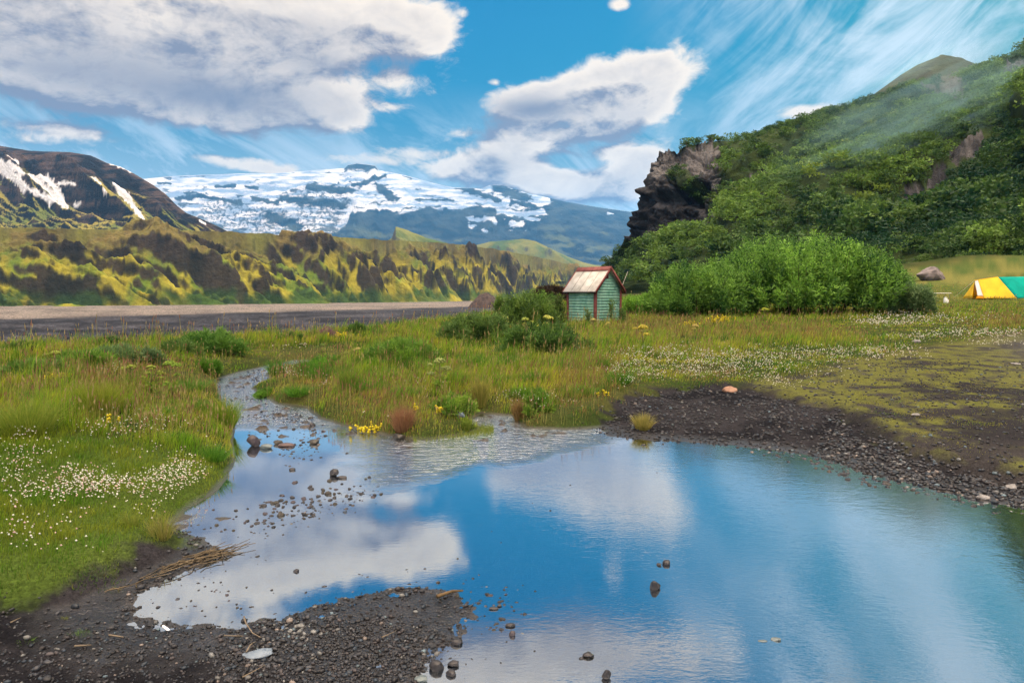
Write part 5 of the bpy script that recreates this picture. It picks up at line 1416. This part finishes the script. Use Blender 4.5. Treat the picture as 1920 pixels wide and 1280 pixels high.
def angelica(px, py, hpx, label, heads, c=(.26, .32, .05), seed=0, lean=0, leafy=1.0):
    rg = np.random.default_rng(700 + seed); x, y = at(px, py); z = gz(x, y); h = hpx / F * y
    root = empty('angelica_plant', (x, y, z), label=label, cat='plant', group='angelica plants in the meadow')
    mb = MB(); top = np.array((lean * h, 0, h)); mb.tube([(0, 0, -.03), tuple(top * (.5, .5, .5)), tuple(top)], [.016 * h / .6, .012 * h / .6, .008 * h / .6], 6)
    hs = []
    for i in range(heads):
        if i == 0: e = top; r = .16 * h
        else:
            a = rg.uniform(0, 2 * pi); b0 = top * rg.uniform(.45, .85); e = b0 + np.array((cos(a) * .30 * h, sin(a) * .30 * h, rg.uniform(.10, .32) * h)); e[2] = min(e[2], h * .97)
            mb.tube([b0, (b0 + e) / 2 + (0, 0, -.02 * h), e], [.007 * h / .6, .006 * h / .6, .004 * h / .6], 5); r = rg.uniform(.08, .13) * h
        hs.append((e, r))
    mb.build('stem', ANGST, root)
    for e, r in hs:
        V, Fc, cc = umbel(e, r, rg, c); mesh_np('umbel', V, Fc, ANG, cc, parent=root)
    n = int(110 * leafy); P = np.stack([np.clip(rg.normal(size=n), -1.5, 1.5) * .11 * h, np.clip(rg.normal(size=n), -1.5, 1.5) * .11 * h, rg.uniform(.05, .5, n) * h], 1); D = unit(np.stack([P[:, 0], P[:, 1], rg.uniform(0, .2, n)], 1) + rg.normal(size=(n, 3)) * .2)
    L = rg.uniform(.10, .2, n) * h; V = cards(P, D, L, L * .5, rg.normal(size=(n, 3)))
    if n: mesh_np('leaf_cluster', V, qidx(n), ANG, np.repeat(lerp((.10, .20, .02), (.24, .32, .04), rg.uniform(0, 1, n)), 4, 0), parent=root)


angelica(323, 745, 62, 'tall angelica with a round green head on a brown stem, on the left bank', 3, (.17, .27, .03), 1, -.05, .6)
angelica(285, 740, 50, 'bushy yellow-green angelica touching the tall one on the left bank', 6, seed=2)
angelica(248, 735, 46, 'slim angelica with a small head on the hut-less left bank beside the bushy one', 3, seed=3)
angelica(106, 715, 52, 'angelica standing over yellow leaves on the far left bank', 5, seed=4)
angelica(1432, 606, 26, 'yellow-green angelica in front of the largest willow bush', 5, (.34, .40, .04), 5)
angelica(1112, 626, 26, 'flat-topped cream angelica in front of the shed corner', 3, (.55, .50, .18), 6)
angelica(1140, 628, 22, 'small yellow angelica in front of the shed gable', 3, (.55, .48, .12), 7)
angelica(1205, 665, 50, 'yellow angelica in the dry grass below the shed', 5, (.50, .42, .06), 8)
angelica(1303, 648, 36, 'slender brown-stemmed angelica in the open grass before the bush', 2, (.45, .36, .12), 9, 0, .3)
angelica(825, 740, 62, 'large pale green angelica in the middle of the meadow', 7, (.25, .30, .09), 10)
angelica(605, 675, 28, 'dark green round-headed angelica near the head of the stream', 2, (.12, .19, .04), 11, 0, .4)
angelica(650, 690, 28, 'cluster-headed angelica right of the dark round-headed one', 5, (.24, .28, .06), 12)
angelica(672, 680, 26, 'cream-headed angelica beside the fresh green willow patch', 3, (.5, .42, .16), 13)
angelica(1025, 640, 44, 'tall yellow-green angelica rising behind the dark shrub before the shed', 4, (.40, .42, .08), 14)
angelica(985, 640, 40, 'yellow-green angelica rising out of the feathery shrub', 4, (.30, .36, .06), 15)
angelica(945, 625, 30, 'angelica at the left side of the feathery shrub', 4, (.30, .34, .08), 16)
angelica(1030, 590, 20, 'small angelica by the shed side wall', 4, (.34, .40, .06), 17)


def yellow_plant(px, py, hpx, label, n, seed, wpx=None):
    rg = np.random.default_rng(800 + seed); x, y = at(px, py); z = gz(x, y); h = hpx / F * y; w = (wpx or hpx) / F * y
    root = empty('yellow_wildflower', (x, y, z), label=label, cat='flowering plant', group='yellow wildflowers in the meadow')
    mb = MB(); tops = []
    for i in range(n):
        t = np.array((rg.normal() * w * .35, rg.normal() * w * .35, h * rg.uniform(.6, 1.05))); tops.append(t); mb.tube([(t[0] * .5, t[1] * .5, -.02), t], [.004, .003], 4, False)
    mb.build('stem', STEMM, root); V = []; s = max(.018, .0013 * y)
    tops = np.array(tops); tops = np.concatenate([tops, tops - (0, 0, s * 1.6), tops + rg.normal(size=tops.shape) * s])
    V = (tops[:, None] + OCT[None] * s).reshape(-1, 3); Fc = (np.arange(len(tops))[:, None, None] * 6 + OCTF[None]).reshape(-1, 3)
    mesh_np('blossom', V, Fc, ANG, np.repeat(np.array((.66, .55, .03)) * rg.uniform(.8, 1.1, (len(tops), 1)), 6, 0), parent=root)


yellow_plant(1345, 612, 18, 'yellow flowering clump in the grass before the largest willow bush', 26, 1, 30)
yellow_plant(1290, 615, 12, 'low yellow flowering strip before the bright green willow bush', 14, 2, 60)
yellow_plant(830, 778, 18, 'few yellow blossoms beside the blue-grey stone at the pond edge', 6, 3, 24)
yellow_plant(775, 775, 18, 'single yellow blossom cluster above the russet tuft', 3, 4, 10)
yellow_plant(207, 795, 14, 'two yellow blossoms in the grass above the clover', 4, 5, 24)
yellow_plant(690, 810, 12, 'yellow-green low cushion at the stream bank beside white daisies', 16, 6, 40)
yellow_plant(105, 718, 18, 'yellow leaves at the foot of the far left angelica', 20, 7, 30)
yellow_plant(1140, 745, 12, 'tiny yellow flowers at the edge of the black gravel', 4, 8, 20)
yellow_plant(640, 620 + 15, 10, 'yellow flowering strip in front of the terrace shrub row', 14, 9, 60)
shrub('fireweed_patch', *at(612, 632), .42, .3, .34, 90, .05, 24, (.14, .09, .08), (.34, .14, .26), 'pink-purple flowering patch at the terrace edge above the river gravel', 'flowering plant', seed=90, lw=.4)
shrub('dark_bush', wx(1030, 36), 36.0, .95, .8, .75, 300, .12, 30, (.018, .014, .010), (.055, .032, .020), 'dark brown low bush on the terrace left of the shed', 'bush', seed=91, lw=.5, z=CH + float(ray(1030, 556)[1]) * 36 - .15)

TUFTM = mat_attr('tuft_blades', rough=.6, spec=.2, leaf=True)


def tuft(px, py, wpx, hpx, c1, c2, label, n, seed):
    rg = np.random.default_rng(900 + seed); x, y = at(px, py); z = gz(x, y); s_ = y / F; h = hpx * s_; w = wpx * s_ / 2
    a = rg.uniform(0, 2 * pi, n); q = np.sqrt(rg.uniform(0, 1, n)); B = np.stack([np.cos(a) * q * w * .45, np.sin(a) * q * w * .45, np.full(n, -.02)], 1)
    H = h * rg.uniform(.5, 1.1, n) * (1 - .25 * q); L = np.stack([np.cos(a), np.sin(a)], 1) * (q * w * .75)[:, None] + rg.normal(size=(n, 2)) * w * .15
    W = np.maximum(.0025, y * .0006); S = unit(rg.normal(size=(n, 3)) * (1, 1, 0)) * W / 2
    m = B.copy(); m[:, :2] += L * .4; m[:, 2] += H * .6; t = B.copy(); t[:, :2] += L; t[:, 2] += H
    V = np.stack([B - S, B + S, m + S * .7, m - S * .7, t], 1).reshape(-1, 3); i = np.arange(n)[:, None] * 5
    c = lerp(c1, c2, rg.uniform(0, 1, n)); c = np.repeat(c, 5, 0)
    o = mesh_np('grass_tuft', V, [i + np.array([[0, 1, 2, 3]]), i + np.array([[3, 2, 4]])], TUFTM, c, loc=(x, y, z)); tag(o, label, 'grass tuft')


tuft(755, 806, 56, 60, (.20, .085, .045), (.32, .19, .10), 'russet red grass tuft at the water near the small grass island', 900, 1)
tuft(875, 804, 26, 30, (.10, .17, .02), (.20, .25, .04), 'small green grass tuft standing in the shallow pond inlet', 350, 2)
tuft(1205, 804, 48, 40, (.22, .22, .05), (.40, .33, .10), 'yellow grass tuft alone on the black gravel of the right bank', 650, 3)
tuft(975, 785, 44, 52, (.16, .12, .04), (.32, .20, .08), 'straw and russet tuft at the right side of the pond inlet', 700, 4)
tuft(900, 760, 44, 70, (.16, .20, .03), (.36, .29, .08), 'tall straw-yellow tuft behind the pond inlet', 600, 5)
tuft(302, 1005, 70, 62, (.17, .20, .03), (.34, .29, .09), 'arching yellow-green tuft at the corner of the clover lawn by the mud', 260, 6)
tuft(245, 985, 50, 44, (.12, .20, .02), (.28, .28, .06), 'smaller arching tuft next to it inside the clover lawn', 200, 7)
tuft(120, 1158, 20, 12, (.12, .18, .02), (.3, .3, .04), 'tiny yellowish sprig on the near black gravel', 60, 8)
tuft(148, 1190, 44, 18, (.05, .13, .015), (.12, .22, .03), 'small green sprig on the near black gravel', 90, 9)
tuft(48, 1205, 40, 18, (.05, .13, .015), (.12, .22, .03), 'green sprig in the near corner of the gravel', 90, 10)
tuft(212, 1108, 36, 12, (.18, .22, .02), (.32, .32, .05), 'yellow-green sprig at the start of the straw drift', 80, 11)
tuft(160, 1265, 16, 12, (.08, .17, .02), (.18, .26, .03), 'tiny green sprig near the bottom frame edge', 40, 12)
tuft(420, 800, 80, 70, (.09, .19, .015), (.24, .30, .03), 'dense grass tuft overhanging the left bank of the stream', 900, 13)
tuft(50, 815, 150, 90, (.12, .21, .02), (.28, .31, .05), 'big pale green grass clump at the left frame edge', 1300, 14)
tuft(185, 775, 110, 80, (.14, .22, .02), (.30, .31, .04), 'upright yellow-green grass clump above the clover', 1100, 15)
tuft(655, 735, 60, 60, (.10, .20, .02), (.22, .28, .04), 'green grass clump on the right bank above the russet grass', 700, 16)

SP = [(520, 700), (560, 740), (600, 715), (640, 705), (690, 735), (720, 715), (760, 745), (800, 700), (850, 720), (890, 690), (930, 720), (960, 690), (1000, 720), (1050, 700), (1090, 740), (1120, 690), (60, 760), (130, 745), (300, 780), (360, 730), (375, 770), (330, 830), (400, 860), (700, 690), (575, 705), (1160, 720), (980, 745)]
for k, (px, py) in enumerate(SP):
    tuft(px, py, rng.uniform(50, 90), rng.uniform(26, 44), (.035, .12, .012), (.12, .27, .025), 'lush green sedge clump growing in the long grass of the meadow', 520, 40 + k)
for o in [o for o in bpy.data.objects if o.get('label', '').startswith('lush green sedge')]: o['group'] = 'lush green sedge clumps in the meadow'; o.name = 'sedge_clump'; o['category'] = 'sedge clump'

# grass island in the inlet
def island():
    rg = np.random.default_rng(51); n = 5200; px = rg.uniform(775, 925, n); py = 818 - (px - 775) * .085 + rg.normal(size=n) * 5
    u_, w_ = ray(px, py); y = CH / -w_; x = u_ * y; H = rg.uniform(.02, .055, n); W = .006
    B = np.stack([x, y, np.full(n, -.01)], 1); S = unit(rg.normal(size=(n, 3)) * (1, 1, 0)) * W / 2; t = B + np.stack([rg.normal(size=n) * .02, rg.normal(size=n) * .02, H], 1)
    V = np.stack([B - S, B + S, t], 1).reshape(-1, 3); c = np.repeat(lerp((.10, .16, .02), (.22, .25, .04), rg.uniform(0, 1, n)), 3, 0)
    o = mesh_np('island_turf', V, np.arange(n * 3).reshape(n, 3), TUFTM, c); tag(o, kind='stuff')


island()
# ------------------------------------------------------------------ distinct birches on the hill skyline
rgb = np.random.default_rng(61); BT = tree_cloud(900, 12, .085, rgb)
BARK = mat_simple('birch_bark', (.10, .085, .07), .9, col2=(.25, .23, .21))
skyline = [(1438, 243, 3.6, 'lone birch standing highest on the hill skyline above the wooded slope'), (1286, 276, 4.2, 'small birch on the cliff top skyline, nearest the cliff edge'), (1312, 274, 3.4, 'second small birch along the cliff top skyline'), (1330, 270, 3.6, 'third small birch along the cliff top skyline'),
           (1352, 264, 2.8, 'low birch on the skyline behind the dark crag'), (1382, 258, 3.0, 'rounded birch on the skyline between crag and lone birch'), (1404, 254, 2.6, 'small birch just below the lone skyline birch')]
bfirst = None
for (px, py, h, lab) in skyline:
    j = int(np.argmin(np.abs(PXh[270] - px))); i = 285; p = HP[i, j]
    root = empty('birch_tree', tuple(p - np.array((0, 0, .2))), rgb.uniform(0, 6), label=lab, cat='tree', group='birches on the cliff top skyline')
    if bfirst is None:
        v, tn = BT; mb = MB(); mb.tube([(0, 0, -.1), (.02, .01, .35), (-.01, 0, .75)], [.035, .025, .008], 7)
        for q in range(6):
            a = q * 1.05; mb.tube([(0, 0, .2 + .07 * q), (.22 * cos(a), .22 * sin(a), .42 + .07 * q)], [.014, .005], 4, False)
        tr_ = mb.build('trunk', BARK, root); cr = mesh_np('crown', v, qidx(len(v) // 4), LEAFM, tn[:, None] * np.array((.06, .12, .03)), parent=root); bfirst = (tr_, cr)
    else:
        for s_ in bfirst:
            c_ = s_.copy(); C.objects.link(c_); c_.parent = root
    root.scale = (h * 1.1, h * 1.1, h)

# ------------------------------------------------------------------ air
def haze_box():
    mb = MB(); mb.box((-13500, -11000, -16), (13500, 13500, 1750)); m, t = mat_new('air_haze')
    pv = t.node('ShaderNodeVolumePrincipled'); pv.inputs['Color'].default_value = (.10, .42, 1.0, 1); pv.inputs['Density'].default_value = 5.2e-5; pv.inputs['Anisotropy'].default_value = .2
    o_ = t.node('ShaderNodeOutputMaterial'); t.l.new(pv.outputs[0], o_.inputs['Volume'])
    o = mb.build('haze', m); tag(o, kind='stuff')


haze_box()


def mist():
    """smoke-like mist hanging in front of the wooded slope"""
    m, t = mat_new('slope_mist'); tc = t.node('ShaderNodeTexCoord'); P = tc.outputs['Object']
    ln = t.node('ShaderNodeVectorMath', operation='LENGTH'); t.l.new(P, ln.inputs[0])
    fall = t.sstep(ln.outputs['Value'], 1.0, .25)
    mp = t.node('ShaderNodeMapping'); t.l.new(P, mp.inputs[0]); mp.inputs['Scale'].default_value = (1.2, 1.0, 3.2)
    n = t.noise(mp.outputs[0], 1.6, 4.0, .55, .6)
    d = t.m('MULTIPLY', t.m('MULTIPLY', fall, t.sstep(n, .34, .68)), .036)
    pv = t.node('ShaderNodeVolumePrincipled'); pv.inputs['Color'].default_value = (.42, .78, .92, 1); t.put(pv.inputs['Density'], d); pv.inputs['Anisotropy'].default_value = .3
    o_ = t.node('ShaderNodeOutputMaterial'); t.l.new(pv.outputs[0], o_.inputs['Volume'])
    def pt(px, py, Y):
        u, w = ray(px, py); return np.array((float(u) * Y, Y, CH + float(w) * Y))
    A, B = pt(2000, 95, 222), pt(1440, 345, 205)
    c = (A + B) / 2; ax = (A - B); L = np.linalg.norm(ax) / 2
    o = mesh_np('mist', ICO[3][0], ICO[3][1], m, smooth=True); o.location = tuple(c); o.scale = (L * 1.1, 16, 21)
    o.rotation_euler = (0, -math.asin(ax[2] / (2 * L)), math.atan2(ax[1], ax[0])); tag(o, kind='stuff')


mist()
